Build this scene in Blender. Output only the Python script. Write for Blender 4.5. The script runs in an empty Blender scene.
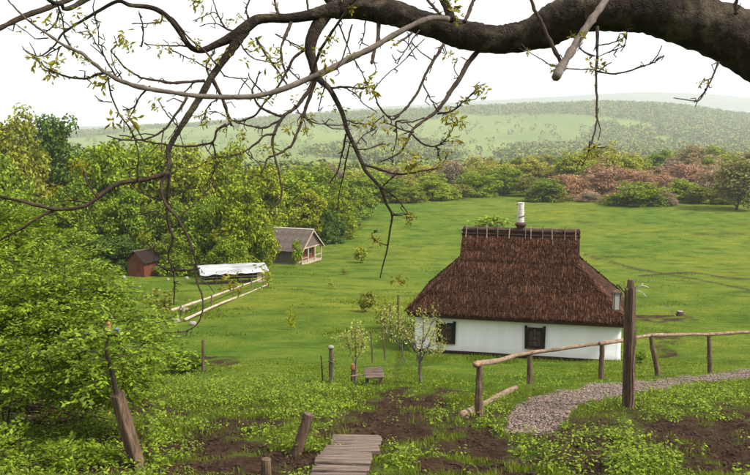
import bpy, bmesh, math, random
import numpy as np
from mathutils import Vector, Matrix

# ------------------------------------------------------------------ camera, world, sun, exposure
SC = bpy.context.scene
COL = SC.collection
W0, H0, F = 750.0, 475.0, 800.0          # photograph size and focal length in its pixels
HORIZON = 130.0
PITCH = math.atan((H0 / 2 - HORIZON) / F)
cam_data = bpy.data.cameras.new('camera')
cam_data.sensor_width = 36.0
cam_data.lens = F / W0 * 36.0
cam_data.clip_start = 0.05
cam_data.clip_end = 20000
cam = bpy.data.objects.new('camera', cam_data)
COL.objects.link(cam)
cam.location = (0, 0, 0)
cam.rotation_euler = (math.pi / 2 - PITCH, 0, 0)
SC.camera = cam

SUN_ELEV, SUN_AZ = math.radians(48), math.radians(118)   # azimuth clockwise from +Y (camera looks to +Y)
world = bpy.data.worlds.new('World')
SC.world = world
world.use_nodes = True
wn = world.node_tree
wn.nodes.clear()
w_out = wn.nodes.new('ShaderNodeOutputWorld')
w_bg = wn.nodes.new('ShaderNodeBackground')
w_sky = wn.nodes.new('ShaderNodeTexSky')
w_sky.sky_type = 'NISHITA'
w_sky.sun_disc = False
w_sky.sun_elevation = SUN_ELEV
w_sky.sun_rotation = SUN_AZ
w_sky.dust_density = 4.0
w_hs = wn.nodes.new('ShaderNodeHueSaturation')           # a bright veil of cloud: nearly colourless sky
w_hs.inputs['Saturation'].default_value = 0.05
w_mix = wn.nodes.new('ShaderNodeMixRGB')
w_mix.inputs['Fac'].default_value = 0.7
w_mix.inputs['Color2'].default_value = (9.1, 9.1, 9.2, 1)
wn.links.new(w_sky.outputs[0], w_hs.inputs['Color'])
wn.links.new(w_hs.outputs[0], w_mix.inputs['Color1'])
wn.links.new(w_mix.outputs[0], w_bg.inputs['Color'])
w_bg.inputs['Strength'].default_value = 0.095
wn.links.new(w_bg.outputs[0], w_out.inputs['Surface'])

sun_data = bpy.data.lights.new('sun', 'SUN')
sun_data.energy = 4.0
sun_data.angle = math.radians(11)
sun_data.color = (1.0, 0.93, 0.82)
sun = bpy.data.objects.new('sun', sun_data)
COL.objects.link(sun)
sd = Vector((math.sin(SUN_AZ) * math.cos(SUN_ELEV), math.cos(SUN_AZ) * math.cos(SUN_ELEV), math.sin(SUN_ELEV)))
sun.rotation_euler = sd.to_track_quat('Z', 'Y').to_euler()

SC.view_settings.view_transform = 'Standard'
SC.view_settings.look = 'None'
SC.view_settings.gamma = 1
SC.view_settings.use_curve_mapping = False
SC.view_settings.exposure = 0.78
SC.cycles.use_denoising = True
SC.cycles.max_bounces = 6
SC.cycles.diffuse_bounces = 3
SC.cycles.transmission_bounces = 4
SC.cycles.volume_bounces = 2
SC.cycles.transparent_max_bounces = 6

# ------------------------------------------------------------------ helpers
RNG = np.random.default_rng(7)

def tag(o, label=None, cat=None, group=None, kind=None):
    if label: o['label'] = label
    if cat: o['category'] = cat
    if group: o['group'] = group
    if kind: o['kind'] = kind
    return o

def empty(name, loc=(0, 0, 0), rz=0.0):
    o = bpy.data.objects.new(name, None)
    o.empty_display_size = 0.2
    COL.objects.link(o)
    o.location = loc
    o.rotation_euler = (0, 0, rz)
    return o

def link(name, me, mat=None, parent=None):
    o = bpy.data.objects.new(name, me)
    COL.objects.link(o)
    if mat is not None and len(me.materials) == 0:
        me.materials.append(mat)
    if parent is not None:
        o.parent = parent
    return o

def mesh_np(name, verts, faces, smooth=False):
    """faces: (n,k) int array, all of one size"""
    verts = np.asarray(verts, dtype=np.float32)
    faces = np.asarray(faces, dtype=np.int32)
    me = bpy.data.meshes.new(name)
    n, k = faces.shape
    me.vertices.add(len(verts))
    me.vertices.foreach_set('co', verts.ravel())
    me.loops.add(n * k)
    me.loops.foreach_set('vertex_index', faces.ravel())
    me.polygons.add(n)
    me.polygons.foreach_set('loop_start', np.arange(0, n * k, k, dtype=np.int32))
    me.polygons.foreach_set('loop_total', np.full(n, k, dtype=np.int32))
    if smooth:
        me.polygons.foreach_set('use_smooth', np.ones(n, dtype=bool))
    me.update(calc_edges=True)
    return me

class MB:
    """collects shapes for one mesh"""
    def __init__(self):
        self.v, self.f = [], []
    def add(self, vs, fs):
        b = len(self.v)
        self.v += [tuple(p) for p in vs]
        self.f += [tuple(b + i for i in q) for q in fs]
        return self
    def box(self, c, s, rot=None, taper=1.0):
        x, y, z = s[0] / 2, s[1] / 2, s[2] / 2
        vs = [Vector((sx * x * (taper if sz > 0 else 1), sy * y * (taper if sz > 0 else 1), sz * z))
              for sz in (-1, 1) for sy in (-1, 1) for sx in (-1, 1)]
        if rot is not None:
            vs = [rot @ v for v in vs]
        c = Vector(c)
        return self.add([v + c for v in vs],
                        [(0, 2, 3, 1), (4, 5, 7, 6), (0, 1, 5, 4), (2, 6, 7, 3), (0, 4, 6, 2), (1, 3, 7, 5)])
    def beam(self, a, b, w, h, up=(0, 0, 1), jit=0.0):
        a, b = Vector(a), Vector(b)
        d = (b - a)
        L = d.length
        d.normalize()
        s = d.cross(Vector(up))
        if s.length < 1e-4:
            s = d.cross(Vector((1, 0, 0)))
        s.normalize()
        u = s.cross(d)
        m = Matrix((s, d, u)).transposed()
        vs = []
        for t in (0, 1):
            for (sx, sz) in ((-1, -1), (1, -1), (1, 1), (-1, 1)):
                vs.append(a + d * (L * t + random.uniform(-jit, jit)) + s * sx * w / 2 + u * (sz * h / 2 + random.uniform(-jit, jit) * .4))
        return self.add(vs, [(0, 1, 2, 3), (7, 6, 5, 4), (0, 4, 5, 1), (1, 5, 6, 2), (2, 6, 7, 3), (3, 7, 4, 0)])
    def tube(self, pts, rad, seg=8, wob=0.0, cap=True):
        v, f = tube_arrays(pts, rad, seg, wob)
        n = len(pts)
        fs = [tuple(q) for q in f]
        if cap:
            fs.append(tuple(range(seg - 1, -1, -1)))
            fs.append(tuple(range((n - 1) * seg, n * seg)))
        return self.add(v, fs)
    def lathe(self, prof, c=(0, 0, 0), seg=20):
        vs, fs = [], []
        for r, z in prof:
            for i in range(seg):
                a = 2 * math.pi * i / seg
                vs.append((c[0] + r * math.cos(a), c[1] + r * math.sin(a), c[2] + z))
        for j in range(len(prof) - 1):
            for i in range(seg):
                fs.append((j * seg + i, j * seg + (i + 1) % seg, (j + 1) * seg + (i + 1) % seg, (j + 1) * seg + i))
        fs.append(tuple(range(seg - 1, -1, -1)))
        fs.append(tuple(range((len(prof) - 1) * seg, len(prof) * seg)))
        return self.add(vs, fs)
    def build(self, name, mat, parent=None, smooth=False, bevel=0.0):
        me = bpy.data.meshes.new(name)
        me.from_pydata(self.v, [], self.f)
        if bevel:
            bm = bmesh.new(); bm.from_mesh(me)
            bmesh.ops.bevel(bm, geom=list(bm.edges), offset=bevel, segments=1, affect='EDGES')
            bm.to_mesh(me); bm.free()
        if smooth:
            me.polygons.foreach_set('use_smooth', np.ones(len(me.polygons), dtype=bool))
        me.update()
        return link(name, me, mat, parent)

def tube_arrays(pts, rad, seg=8, wob=0.0, rng=None):
    """rings along a polyline with carried frames"""
    rng = rng or RNG
    P = np.asarray(pts, float)
    n = len(P)
    R = np.broadcast_to(np.asarray(rad, float), (n,)).copy()
    T = np.gradient(P, axis=0)
    T /= np.maximum(np.linalg.norm(T, axis=1, keepdims=True), 1e-9)
    ref = np.array([0.0, 0.0, 1.0]) if abs(T[0][2]) < 0.9 else np.array([1.0, 0, 0])
    u = np.cross(T[0], ref); u /= np.linalg.norm(u)
    ang = np.linspace(0, 2 * math.pi, seg, endpoint=False)
    V = np.zeros((n, seg, 3))
    for i in range(n):
        u = u - T[i] * u.dot(T[i]); u /= max(np.linalg.norm(u), 1e-9)
        w = np.cross(T[i], u)
        r = R[i] * (1 + wob * rng.uniform(-1, 1, seg))
        V[i] = P[i] + (np.cos(ang)[:, None] * u + np.sin(ang)[:, None] * w) * r[:, None]
    idx = np.arange(n * seg).reshape(n, seg)
    a, b = idx[:-1], idx[1:]
    Fq = np.stack([a, np.roll(a, -1, 1), np.roll(b, -1, 1), b], -1).reshape(-1, 4)
    return V.reshape(-1, 3), Fq

def tube_mesh(name, P, R, seg=8, wob=0.0, rng=None):
    """closed tube as one mesh (quads plus a pointed cap at each end)"""
    P = np.asarray(P, float); R = np.asarray(R, float)
    e0 = P[0] - (P[1] - P[0]) * min(1.0, R[0] * .35 / max(np.linalg.norm(P[1] - P[0]), 1e-6))
    e1 = P[-1] + (P[-1] - P[-2]) * min(1.0, R[-1] * .35 / max(np.linalg.norm(P[-1] - P[-2]), 1e-6))
    V, Q = tube_arrays(P, R, seg, wob, rng)
    return V, Q, e0, e1
def close_tube(V, Q, seg, e0, e1):
    n = len(V)
    a = np.arange(seg); b = np.roll(a, -1)
    V = np.vstack([V, e0, e1])
    c0 = np.stack([b, a, np.full(seg, n), np.full(seg, n)], 1)
    c1 = np.stack([n - seg + a, n - seg + b, np.full(seg, n + 1), np.full(seg, n + 1)], 1)
    fs = [tuple(q) for q in Q] + [tuple(q[:3]) for q in c0] + [tuple(q[:3]) for q in c1]
    me = bpy.data.meshes.new('tube'); me.from_pydata([tuple(v) for v in V], [], fs)
    me.polygons.foreach_set('use_smooth', np.ones(len(fs), dtype=bool)); me.update()
    return me

def smooth_path(pts, n):
    """Catmull-Rom resample of rows of any width"""
    P = np.asarray(pts, float)
    if len(P) == 2:
        t = np.linspace(0, 1, n)[:, None]
        return P[0] * (1 - t) + P[1] * t
    Q = np.vstack([2 * P[0] - P[1], P, 2 * P[-1] - P[-2]])
    ts = np.linspace(0, len(P) - 1 - 1e-6, n)
    i = ts.astype(int); t = (ts - i)[:, None]
    p0, p1, p2, p3 = Q[i], Q[i + 1], Q[i + 2], Q[i + 3]
    return 0.5 * ((2 * p1) + (-p0 + p2) * t + (2 * p0 - 5 * p1 + 4 * p2 - p3) * t ** 2 + (-p0 + 3 * p1 - 3 * p2 + p3) * t ** 3)

# value noise (numpy), used for terrain relief and patchiness
_perm = np.random.default_rng(3).random((256, 256))
def vnoise(x, y):
    x = np.asarray(x, float); y = np.asarray(y, float)
    xi, yi = np.floor(x).astype(int), np.floor(y).astype(int)
    fx, fy = x - xi, y - yi
    fx = fx * fx * (3 - 2 * fx); fy = fy * fy * (3 - 2 * fy)
    g = lambda a, b: _perm[a & 255, b & 255]
    return (g(xi, yi) * (1 - fx) + g(xi + 1, yi) * fx) * (1 - fy) + (g(xi, yi + 1) * (1 - fx) + g(xi + 1, yi + 1) * fx) * fy
def fbm(x, y, o=4):
    s, a, t = 0, 1.0, 0
    for k in range(o):
        s = s + a * vnoise(x * 2 ** k + 17 * k, y * 2 ** k + 31 * k); t += a; a *= .5
    return s / t

# ------------------------------------------------------------------ terrain height and pixel helpers
PY = np.array([-60, -20, 0, 9.8, 15.3, 32.9, 42.5, 64, 90, 115, 161, 230, 330, 500, 900, 16000.])
PZ = np.array([9, 2.4, -1.7, -4.22, -5.46, -9.25, -10.3, -12.4, -14.95, -15.7, -15.3, -16.0, -23, -33, -33, -33.])
_sl = np.gradient(PZ, PY)
_sl[0] = (PZ[1] - PZ[0]) / (PY[1] - PY[0]); _sl[-1] = 0; _sl[-2] = 0
def profile(y):
    y = np.clip(y, PY[0], PY[-1])
    i = np.clip(np.searchsorted(PY, y) - 1, 0, len(PY) - 2)
    h = PY[i + 1] - PY[i]; t = (y - PY[i]) / h
    return ((2 * t ** 3 - 3 * t ** 2 + 1) * PZ[i] + (t ** 3 - 2 * t ** 2 + t) * h * _sl[i]
            + (-2 * t ** 3 + 3 * t ** 2) * PZ[i + 1] + (t ** 3 - t ** 2) * h * _sl[i + 1])

HOUSE_C = np.array([5.9, 35.4]); HOUSE_Z = -9.53
def terrain(x, y):
    x = np.asarray(x, float); y = np.asarray(y, float)
    z = profile(y)
    # meadow rises to the right at its far end, and gently undulates
    far = np.clip((y - 60) / 80, 0, 1)
    z = z + far * np.clip(x - 25, 0, 80) * 0.022 * np.clip((420 - y) / 200, 0, 1)
    m = np.clip((y - 38) / 30, 0, 1) * np.clip((300 - y) / 100, 0, 1)
    z = z + m * (fbm(x / 17, y / 17, 3) - .5) * 0.9
    # level ground under the house
    d = np.hypot((x - HOUSE_C[0]) / 1.5, y - HOUSE_C[1])
    k = np.clip((7.0 - d) / 3.5, 0, 1); k = k * k * (3 - 2 * k)
    z = z * (1 - k) + HOUSE_Z * k
    # rough garden ground near the viewer
    n = np.clip((34 - y) / 6, 0, 1)
    z = z + n * (fbm(x / 1.6, y / 1.6, 3) - .5) * 0.22 + n * (vnoise(x * 3.1, y * 3.1) - .5) * .05
    # far hills
    px = x / np.maximum(y, 1) * F + 375
    h1 = np.interp(px, [-600, 0, 60, 200, 300, 430, 520, 600, 660, 700, 750, 900, 1400], [14, 14, 20, 33, 44, 55, 63, 67, 64, 56, 46, 40, 30])
    h1 = h1 * 1.0 - 6 + 7 * (fbm(x / 260, y / 260, 3) - .5)
    z = z + h1 * 1.62 * np.exp(-((y - 2100) / 560.) ** 2)
    h2 = np.interp(px, [-600, 120, 250, 350, 450, 560, 640, 700, 750, 1000, 1400], [40, 40, 75, 118, 150, 180, 200, 190, 172, 160, 150])
    z = z + (h2 * 1.62 + 22 * (fbm(x / 800, y / 800, 3) - .5)) * np.exp(-((y - 6200) / 1200.) ** 2)
    return z

def ray(px, py):
    cx, cy = (px - W0 / 2) / F, (H0 / 2 - py) / F
    c, s = math.cos(PITCH), math.sin(PITCH)
    return np.array([cx, c + cy * s, -s + cy * c])          # forward component along the axis = 1
def at(px, py, depth):
    """point on the pixel's ray whose world Y equals depth"""
    r = ray(px, py)
    return Vector(r * (depth / r[1]))
def on_ground(px, py):
    r = ray(px, py)
    ys = np.concatenate([np.arange(5, 60, .05), np.arange(60, 400, .5)])
    k = ys / r[1]
    d = r[2] * k - terrain(r[0] * k, ys)
    i = int(np.argmax(d < 0))
    y = ys[i] if d[i] < 0 else ys[-1]
    x = r[0] * y / r[1]
    return Vector((x, y, float(terrain(x, y))))
def gz(x, y):
    return float(terrain(x, y))
def to_px(x, y, z):
    c, s = math.cos(PITCH), math.sin(PITCH)
    f = y * c - z * s
    u = y * s + z * c
    f = np.maximum(f, .01)
    return W0 / 2 + F * x / f, H0 / 2 - F * u / f

# ------------------------------------------------------------------ ground cover maps (bare soil, gravel, wear)
SOIL = [(395, 418, 38, 24, 1), (425, 402, 26, 9, .9), (366, 434, 66, 9, .9), (492, 446, 66, 10, 1), (470, 462, 46, 12, .9),
        (575, 437, 50, 7, .9), (625, 428, 30, 9, .8), (672, 436, 40, 14, 1), (736, 430, 30, 14, .9), (715, 463, 46, 9, 1),
        (205, 446, 70, 7, .8), (165, 458, 60, 8, .8), (232, 468, 90, 9, .9), (160, 414, 30, 7, .8), (235, 424, 40, 5, .55),
        (40, 416, 40, 9, 1), (132, 404, 34, 6, .9), (255, 458, 40, 7, .8), (520, 470, 40, 8, .5), (640, 458, 30, 5, .5),
        (440, 394, 16, 6, .6), (470, 440, 60, 16, .8), (690, 450, 70, 22, .8), (200, 455, 90, 18, .8), (560, 466, 60, 8, .5), (110, 470, 40, 10, .6), (660, 318, 26, 3, .5), (668, 345, 12, 9, .45), (205, 362, 22, 5, .5), (183, 366, 16, 3, .7)]
GRAVEL_TOP = np.array([(506, 430), (509, 415), (522, 402), (548, 393), (590, 385), (640, 381), (700, 376), (760, 369)], float)
GRAVEL_BOT = np.array([(506, 432), (540, 433), (566, 424), (570, 410), (592, 400), (640, 391), (700, 383), (760, 376)], float)
def gravel_mask(px, py):
    top = np.interp(px, GRAVEL_TOP[:, 0], GRAVEL_TOP[:, 1], left=999, right=369)
    bot = np.interp(px, [506, 540, 556, 566, 572, 592, 640, 700, 760], [432, 433, 429, 418, 409, 400, 391, 383, 376], left=-999, right=376)
    return np.clip((py - top) / 2.5 + .5, 0, 1) * np.clip((bot - py) / 2.5 + .5, 0, 1)
def line_mask(px, py, pts, w):
    best = np.full(np.shape(px), 1e9)
    for (a, b) in zip(pts[:-1], pts[1:]):
        a = np.array(a, float); b = np.array(b, float); d = b - a
        t = np.clip(((px - a[0]) * d[0] + (py - a[1]) * d[1]) / d.dot(d), 0, 1)
        best = np.minimum(best, np.hypot(px - a[0] - t * d[0], (py - a[1] - t * d[1]) * 1.6))
    return np.clip(1.3 - best / w, 0, 1)
def ground_maps(x, y, z=None):
    if z is None: z = terrain(x, y)
    px, py = to_px(x, y, z)
    n = fbm(x / .55, y / .55, 4)
    near = (y > 4) & (y < 45)
    s = np.zeros(np.shape(px))
    for (cx, cy, rx, ry, k) in SOIL:
        d = np.hypot((px - cx) / rx, (py - cy) / ry)
        s = np.maximum(s, k * np.clip(1.65 - d, 0, 1))
    s = np.clip((s - .14 + (n - .5) * 2.4) * 1.9, 0, 1) * (s > .02)
    wild = np.clip((fbm(x / .8 + 40, y / .8, 4) - .53) * 8, 0, 1) * np.clip((19 - y) / 5, 0, 1) * .9
    s = np.maximum(s, wild)
    tr = line_mask(px, py, [(398, 402), (396, 385), (397, 368), (401, 350), (406, 330)], 4.5)
    s = np.maximum(s, np.clip(tr * 1.1 - .5 + (n - .5) * 1.6, 0, .6))
    s = np.where(near, s, 0)
    ruts = np.maximum(line_mask(px, py, [(585, 255), (640, 270), (690, 278), (760, 292)], 1.6),
                      line_mask(px, py, [(640, 276), (690, 272), (720, 277), (760, 280)], 1.4))
    ruts = np.maximum(ruts, .5 * line_mask(px, py, [(690, 234), (730, 233), (760, 235)], 1.2))
    ruts = np.clip(ruts * 1.4 + (fbm(x / 1.5, y / 1.5, 3) - .62) * 2.0, 0, 1) * (ruts > 0.02)
    s = np.maximum(s, np.where(y > 40, ruts * .85, 0))
    g = np.where((y > 5) & (y < 45), gravel_mask(px, py + (n - .5) * 8), 0)
    return s, g

# ------------------------------------------------------------------ materials
def nt(name):
    m = bpy.data.materials.new(name)
    m.use_nodes = True
    t = m.node_tree
    b = t.nodes['Principled BSDF']
    b.inputs['Roughness'].default_value = 0.9
    b.inputs['Specular IOR Level'].default_value = 0.2
    return m, t, b
def node(t, kind, **kw):
    n = t.nodes.new(kind)
    for k, v in kw.items():
        if k in n.inputs.keys(): n.inputs[k].default_value = v
        else: setattr(n, k, v)
    return n
def ramp(t, src, stops):
    r = t.nodes.new('ShaderNodeValToRGB')
    els = r.color_ramp.elements
    while len(els) < len(stops): els.new(.5)
    for e, (p, c) in zip(els, stops):
        e.position = p; e.color = (*c, 1)
    t.links.new(src, r.inputs['Fac'])
    return r.outputs['Color']
def mixc(t, fac, a, b, mode='MIX'):
    m = t.nodes.new('ShaderNodeMixRGB'); m.blend_type = mode
    for s, v in (('Fac', fac), ('Color1', a), ('Color2', b)):
        if isinstance(v, (int, float)): m.inputs[s].default_value = v
        elif isinstance(v, tuple): m.inputs[s].default_value = (*v, 1)
        else: t.links.new(v, m.inputs[s])
    return m.outputs['Color']
def noise(t, scale, detail=4, rough=.6, vec=None, dist=0.0):
    n = node(t, 'ShaderNodeTexNoise', Scale=scale, Detail=detail, Roughness=rough, Distortion=dist)
    if vec is not None: t.links.new(vec, n.inputs['Vector'])
    return n
def coords(t, kind='Object', scale=(1, 1, 1)):
    c = t.nodes.new('ShaderNodeTexCoord'); mp = t.nodes.new('ShaderNodeMapping')
    mp.inputs['Scale'].default_value = scale
    t.links.new(c.outputs[kind], mp.inputs['Vector'])
    return mp.outputs['Vector']
def bump(t, b, h, strength=.5, dist=.02):
    n = node(t, 'ShaderNodeBump', Strength=strength, Distance=dist)
    t.links.new(h, n.inputs['Height']); t.links.new(n.outputs['Normal'], b.inputs['Normal'])

def wood_mat(name, dark, light, scale=(1, 1, 1), grain=18, stops=(.3, .7), b_strength=.6, spread=(.75, 1.25)):
    """weathered wood: grain stretched along the object's Z unless scale says otherwise"""
    m, t, b = nt(name)
    v = coords(t, 'Object', scale)
    n1 = noise(t, grain, 6, .65, v, .4)
    n2 = noise(t, 2.2, 3, .5)
    c = ramp(t, n1.outputs['Fac'], [(stops[0], dark), (stops[1], light)])
    g = t.nodes.new('ShaderNodeNewGeometry')
    mr = node(t, 'ShaderNodeMapRange'); t.links.new(g.outputs['Random Per Island'], mr.inputs['Value'])
    mr.inputs['To Min'].default_value, mr.inputs['To Max'].default_value = spread
    k = mixc(t, 1.0, c, mr.outputs['Result'], 'MULTIPLY')
    k2 = mixc(t, .45, k, ramp(t, n2.outputs['Fac'], [(.3, (.45, .42, .38)), (.7, (1, 1, 1))]), 'MULTIPLY')
    t.links.new(k2, b.inputs['Base Color'])
    bump(t, b, n1.outputs['Fac'], b_strength, .012)
    b.inputs['Roughness'].default_value = .85
    return m

def leaf_mat(name, base=None, trans=.35, var=(.6, 1.35), yellow=.25, rough=.55):
    """leaf colour: own colour or the object's colour, varied leaf by leaf"""
    m, t, b = nt(name)
    if base is None:
        oi = t.nodes.new('ShaderNodeObjectInfo'); col = oi.outputs['Color']
    else:
        rgb = t.nodes.new('ShaderNodeRGB'); rgb.outputs[0].default_value = (*base, 1); col = rgb.outputs[0]
    g = t.nodes.new('ShaderNodeNewGeometry')
    mr = node(t, 'ShaderNodeMapRange'); t.links.new(g.outputs['Random Per Island'], mr.inputs['Value'])
    mr.inputs['To Min'].default_value, mr.inputs['To Max'].default_value = var[0] * .72, var[1] * 1.02
    c = mixc(t, 1.0, col, mr.outputs['Result'], 'MULTIPLY')
    w = node(t, 'ShaderNodeTexWhiteNoise', noise_dimensions='1D'); t.links.new(g.outputs['Random Per Island'], w.inputs['W'])
    mf = node(t, 'ShaderNodeMath', operation='MULTIPLY'); t.links.new(w.outputs['Value'], mf.inputs[0]); mf.inputs[1].default_value = yellow
    c = mixc(t, mf.outputs[0], c, mixc(t, 1.0, c, (1.9, 1.35, .55), 'MULTIPLY'))
    t.links.new(c, b.inputs['Base Color'])
    b.inputs['Roughness'].default_value = rough
    b.inputs['Specular IOR Level'].default_value = .12
    tr = t.nodes.new('ShaderNodeBsdfTranslucent')
    t.links.new(mixc(t, 1.0, c, (1.15, 1.2, .6), 'MULTIPLY'), tr.inputs['Color'])
    mx = t.nodes.new('ShaderNodeMixShader'); mx.inputs['Fac'].default_value = trans
    t.links.new(b.outputs[0], mx.inputs[1]); t.links.new(tr.outputs[0], mx.inputs[2])
    t.links.new(mx.outputs[0], t.nodes['Material Output'].inputs['Surface'])
    return m

def bark_mat(name, dark, light, scale=6.0, lichen=None, strength=.9, dist=.03, stretch=(1, 1, 1)):
    m, t, b = nt(name)
    v = coords(t, 'Object', stretch)
    n1 = noise(t, scale, 8, .7, v, .8)
    vo = node(t, 'ShaderNodeTexVoronoi', Scale=scale * 2.3); vo.feature = 'DISTANCE_TO_EDGE'
    nv = noise(t, scale * .6, 3, .5, v)
    t.links.new(mixc(t, .35, v, nv.outputs['Color']), vo.inputs['Vector'])
    c = ramp(t, n1.outputs['Fac'], [(.3, dark), (.72, light)])
    cr = ramp(t, vo.outputs['Distance'], [(0.0, (.55, .53, .52)), (.22, (1, 1, 1))])
    c = mixc(t, .45, c, cr, 'MULTIPLY')
    if lichen:
        n3 = noise(t, scale * .45, 5, .7, v)
        f = ramp(t, n3.outputs['Fac'], [(.50, (0, 0, 0)), (.66, (.8, .8, .8))])
        c = mixc(t, f, c, lichen)
    t.links.new(c, b.inputs['Base Color'])
    h = mixc(t, .28, n1.outputs['Fac'], cr)
    bump(t, b, h, strength, dist)
    return m

def plain(name, colr, rough=.8, n_scale=8, amt=.35, metal=0.0):
    m, t, b = nt(name)
    n = noise(t, n_scale, 5, .65)
    lo = tuple(x * (1 - amt) for x in colr); hi = tuple(min(1, x * (1 + amt * .6)) for x in colr)
    t.links.new(ramp(t, n.outputs['Fac'], [(.3, lo), (.7, hi)]), b.inputs['Base Color'])
    b.inputs['Roughness'].default_value = rough
    b.inputs['Metallic'].default_value = metal
    return m

def ground_material():
    m, t, b = nt('ground')
    pos = coords(t, 'Object')
    at_s = node(t, 'ShaderNodeAttribute', attribute_name='soil')
    at_g = node(t, 'ShaderNodeAttribute', attribute_name='gravel')
    n_big = noise(t, .035, 4, .55, pos)
    n_mid = noise(t, .35, 5, .6, pos)
    n_fine = noise(t, 9.0, 6, .75, pos)
    n_str = noise(t, 1.6, 5, .65, coords(t, 'Object', (.35, 1.6, 1)))
    g1 = ramp(t, n_mid.outputs['Fac'], [(.28, (.044, .080, .012)), (.50, (.102, .148, .017)), (.75, (.172, .186, .030))])
    g2 = ramp(t, n_big.outputs['Fac'], [(.32, (.68, .86, .75)), (.5, (1, 1, 1)), (.68, (1.25, 1.06, .95))])
    g = mixc(t, 1.0, g1, g2, 'MULTIPLY')
    gs = ramp(t, n_str.outputs['Fac'], [(.3, (.62, .70, .60)), (.62, (1.12, 1.08, 1.0))])
    g = mixc(t, .8, g, gs, 'MULTIPLY')
    gf = ramp(t, n_fine.outputs['Fac'], [(.32, (.45, .5, .45)), (.65, (1.15, 1.15, 1.05))])
    g = mixc(t, .8, g, gf, 'MULTIPLY')
    n_so = noise(t, 5.0, 8, .75, pos)
    so = ramp(t, n_so.outputs['Fac'], [(.3, (.016, .009, .006)), (.55, (.045, .026, .016)), (.75, (.095, .060, .040))])
    n_gr = node(t, 'ShaderNodeTexVoronoi', Scale=26.0)
    t.links.new(pos, n_gr.inputs['Vector'])
    gr = ramp(t, n_gr.outputs['Color'], [(.1, (.09, .07, .06)), (.5, (.20, .165, .14)), (.9, (.34, .29, .26))])
    at_h = node(t, 'ShaderNodeAttribute', attribute_name='hill')
    n_h = noise(t, .0045, 5, .6, pos)
    hill = ramp(t, at_h.outputs['Fac'], [(.5, (.140, .180, .050)), (1.0, (.040, .062, .035))])
    hill = mixc(t, .6, hill, ramp(t, n_h.outputs['Fac'], [(.35, (.55, .68, .6)), (.6, (1.15, 1.1, 1.0))]), 'MULTIPLY')
    hf = node(t, 'ShaderNodeMapRange'); t.links.new(at_h.outputs['Fac'], hf.inputs['Value']); hf.inputs['From Max'].default_value = .5
    g = mixc(t, hf.outputs[0], g, hill)
    c = mixc(t, at_s.outputs['Fac'], g, so)
    c = mixc(t, at_g.outputs['Fac'], c, gr)
    t.links.new(c, b.inputs['Base Color'])
    hmix = mixc(t, .5, n_fine.outputs['Fac'], n_so.outputs['Fac'])
    n_tf = noise(t, 1.1, 4, .6, pos)
    ma = node(t, 'ShaderNodeMath', operation='MULTIPLY_ADD'); t.links.new(n_tf.outputs['Fac'], ma.inputs[0]); ma.inputs[1].default_value = 3.5; t.links.new(hmix, ma.inputs[2])
    bump(t, b, ma.outputs[0], 1.0, .09)
    b.inputs['Roughness'].default_value = 1.0
    b.inputs['Specular IOR Level'].default_value = .05
    return m

M = {}
M['ground'] = ground_material()
M['leaf'] = leaf_mat('leaf_crown', None, .30, (.45, 1.5), .3)
M['twiggy'] = leaf_mat('twig_crown', None, .1, (.5, 1.5), .2, .8)
M['grass'] = leaf_mat('grass_blade', (.125, .182, .017), .35, (.6, 1.3), .3, .6)
M['weed'] = leaf_mat('weed_leaf', (.130, .200, .018), .28, (.35, 1.6), .35, .5)
M['elder'] = leaf_mat('elder_leaf', (.150, .235, .020), .35, (.5, 1.4), .25, .5)
M['walnut_leaf'] = leaf_mat('walnut_leaf', (.235, .225, .035), .5, (.55, 1.3), .35, .5)
M['pale_leaf'] = leaf_mat('pale_leaf', (.34, .37, .12), .4, (.6, 1.3), .3, .5)
M['bark'] = bark_mat('walnut_bark', (.007, .005, .004), (.040, .028, .020), 13.0, (.088, .072, .045), 1.0, .03)
M['bark_twig'] = bark_mat('twig_bark', (.017, .011, .008), (.075, .050, .037), 14.0, None, .5, .006)
M['bark_grey'] = bark_mat('grey_branch_bark', (.06, .046, .04), (.20, .165, .145), 12.0, None, .5, .006)
M['trunk'] = bark_mat('tree_trunk', (.03, .022, .016), (.10, .08, .06), 3.0, None, .6, .03)
M['post'] = wood_mat('weathered_post', (.028, .018, .011), (.175, .120, .080), (1, 1, .10), 26)
M['rail'] = wood_mat('pale_rail', (.075, .048, .032), (.34, .245, .175), (.3, .3, .6), 24, (.28, .7), .9)
M['plank'] = wood_mat('grey_plank', (.035, .024, .019), (.20, .150, .122), (.10, 1, 1), 26, (.32, .72), .9, (.6, 1.35))
M['shed_board'] = wood_mat('shed_board', (.06, .045, .036), (.20, .155, .125), (1, 1, .2), 14)
M['red_board'] = wood_mat('red_board', (.07, .024, .015), (.20, .065, .04), (1, 1, .2), 14)
M['pale_log'] = wood_mat('pale_log', (.26, .20, .15), (.55, .46, .36), (.3, .3, .3), 10)
M['dark_wood'] = wood_mat('dark_window_wood', (.008, .005, .004), (.030, .017, .012), (1, 1, .2), 20)
M['carved'] = wood_mat('carved_trim', (.055, .013, .010), (.14, .04, .03), (1, 1, 1), 20)
M['stone'] = plain('pale_stone', (.27, .24, .205), .9, 9, .5)
M['soil_lump'] = plain('soil_clod', (.042, .024, .015), 1.0, 12)
M['pebble'] = wood_mat('pebble', (.11, .078, .062), (.27, .205, .175), (1, 1, 1), 8, (.3, .7), .2, (.45, 1.5))
M['orange_clay'] = plain('orange_clay', (.30, .13, .055), .6, 10)
M['yellow_paint'] = plain('yellow_paint', (.26, .17, .06), .5, 20)
M['blue_paint'] = plain('blue_paint', (.12, .17, .24), .5, 20)
M['tarp'] = plain('white_tarp', (.36, .37, .38), .5, 2.5, .5)
M['iron'] = plain('dark_iron', (.03, .027, .025), .6, 10, .3, .6)
M['white_pot'] = plain('white_chimney_wrap', (.52, .49, .45), .8, 9, .45)
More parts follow.
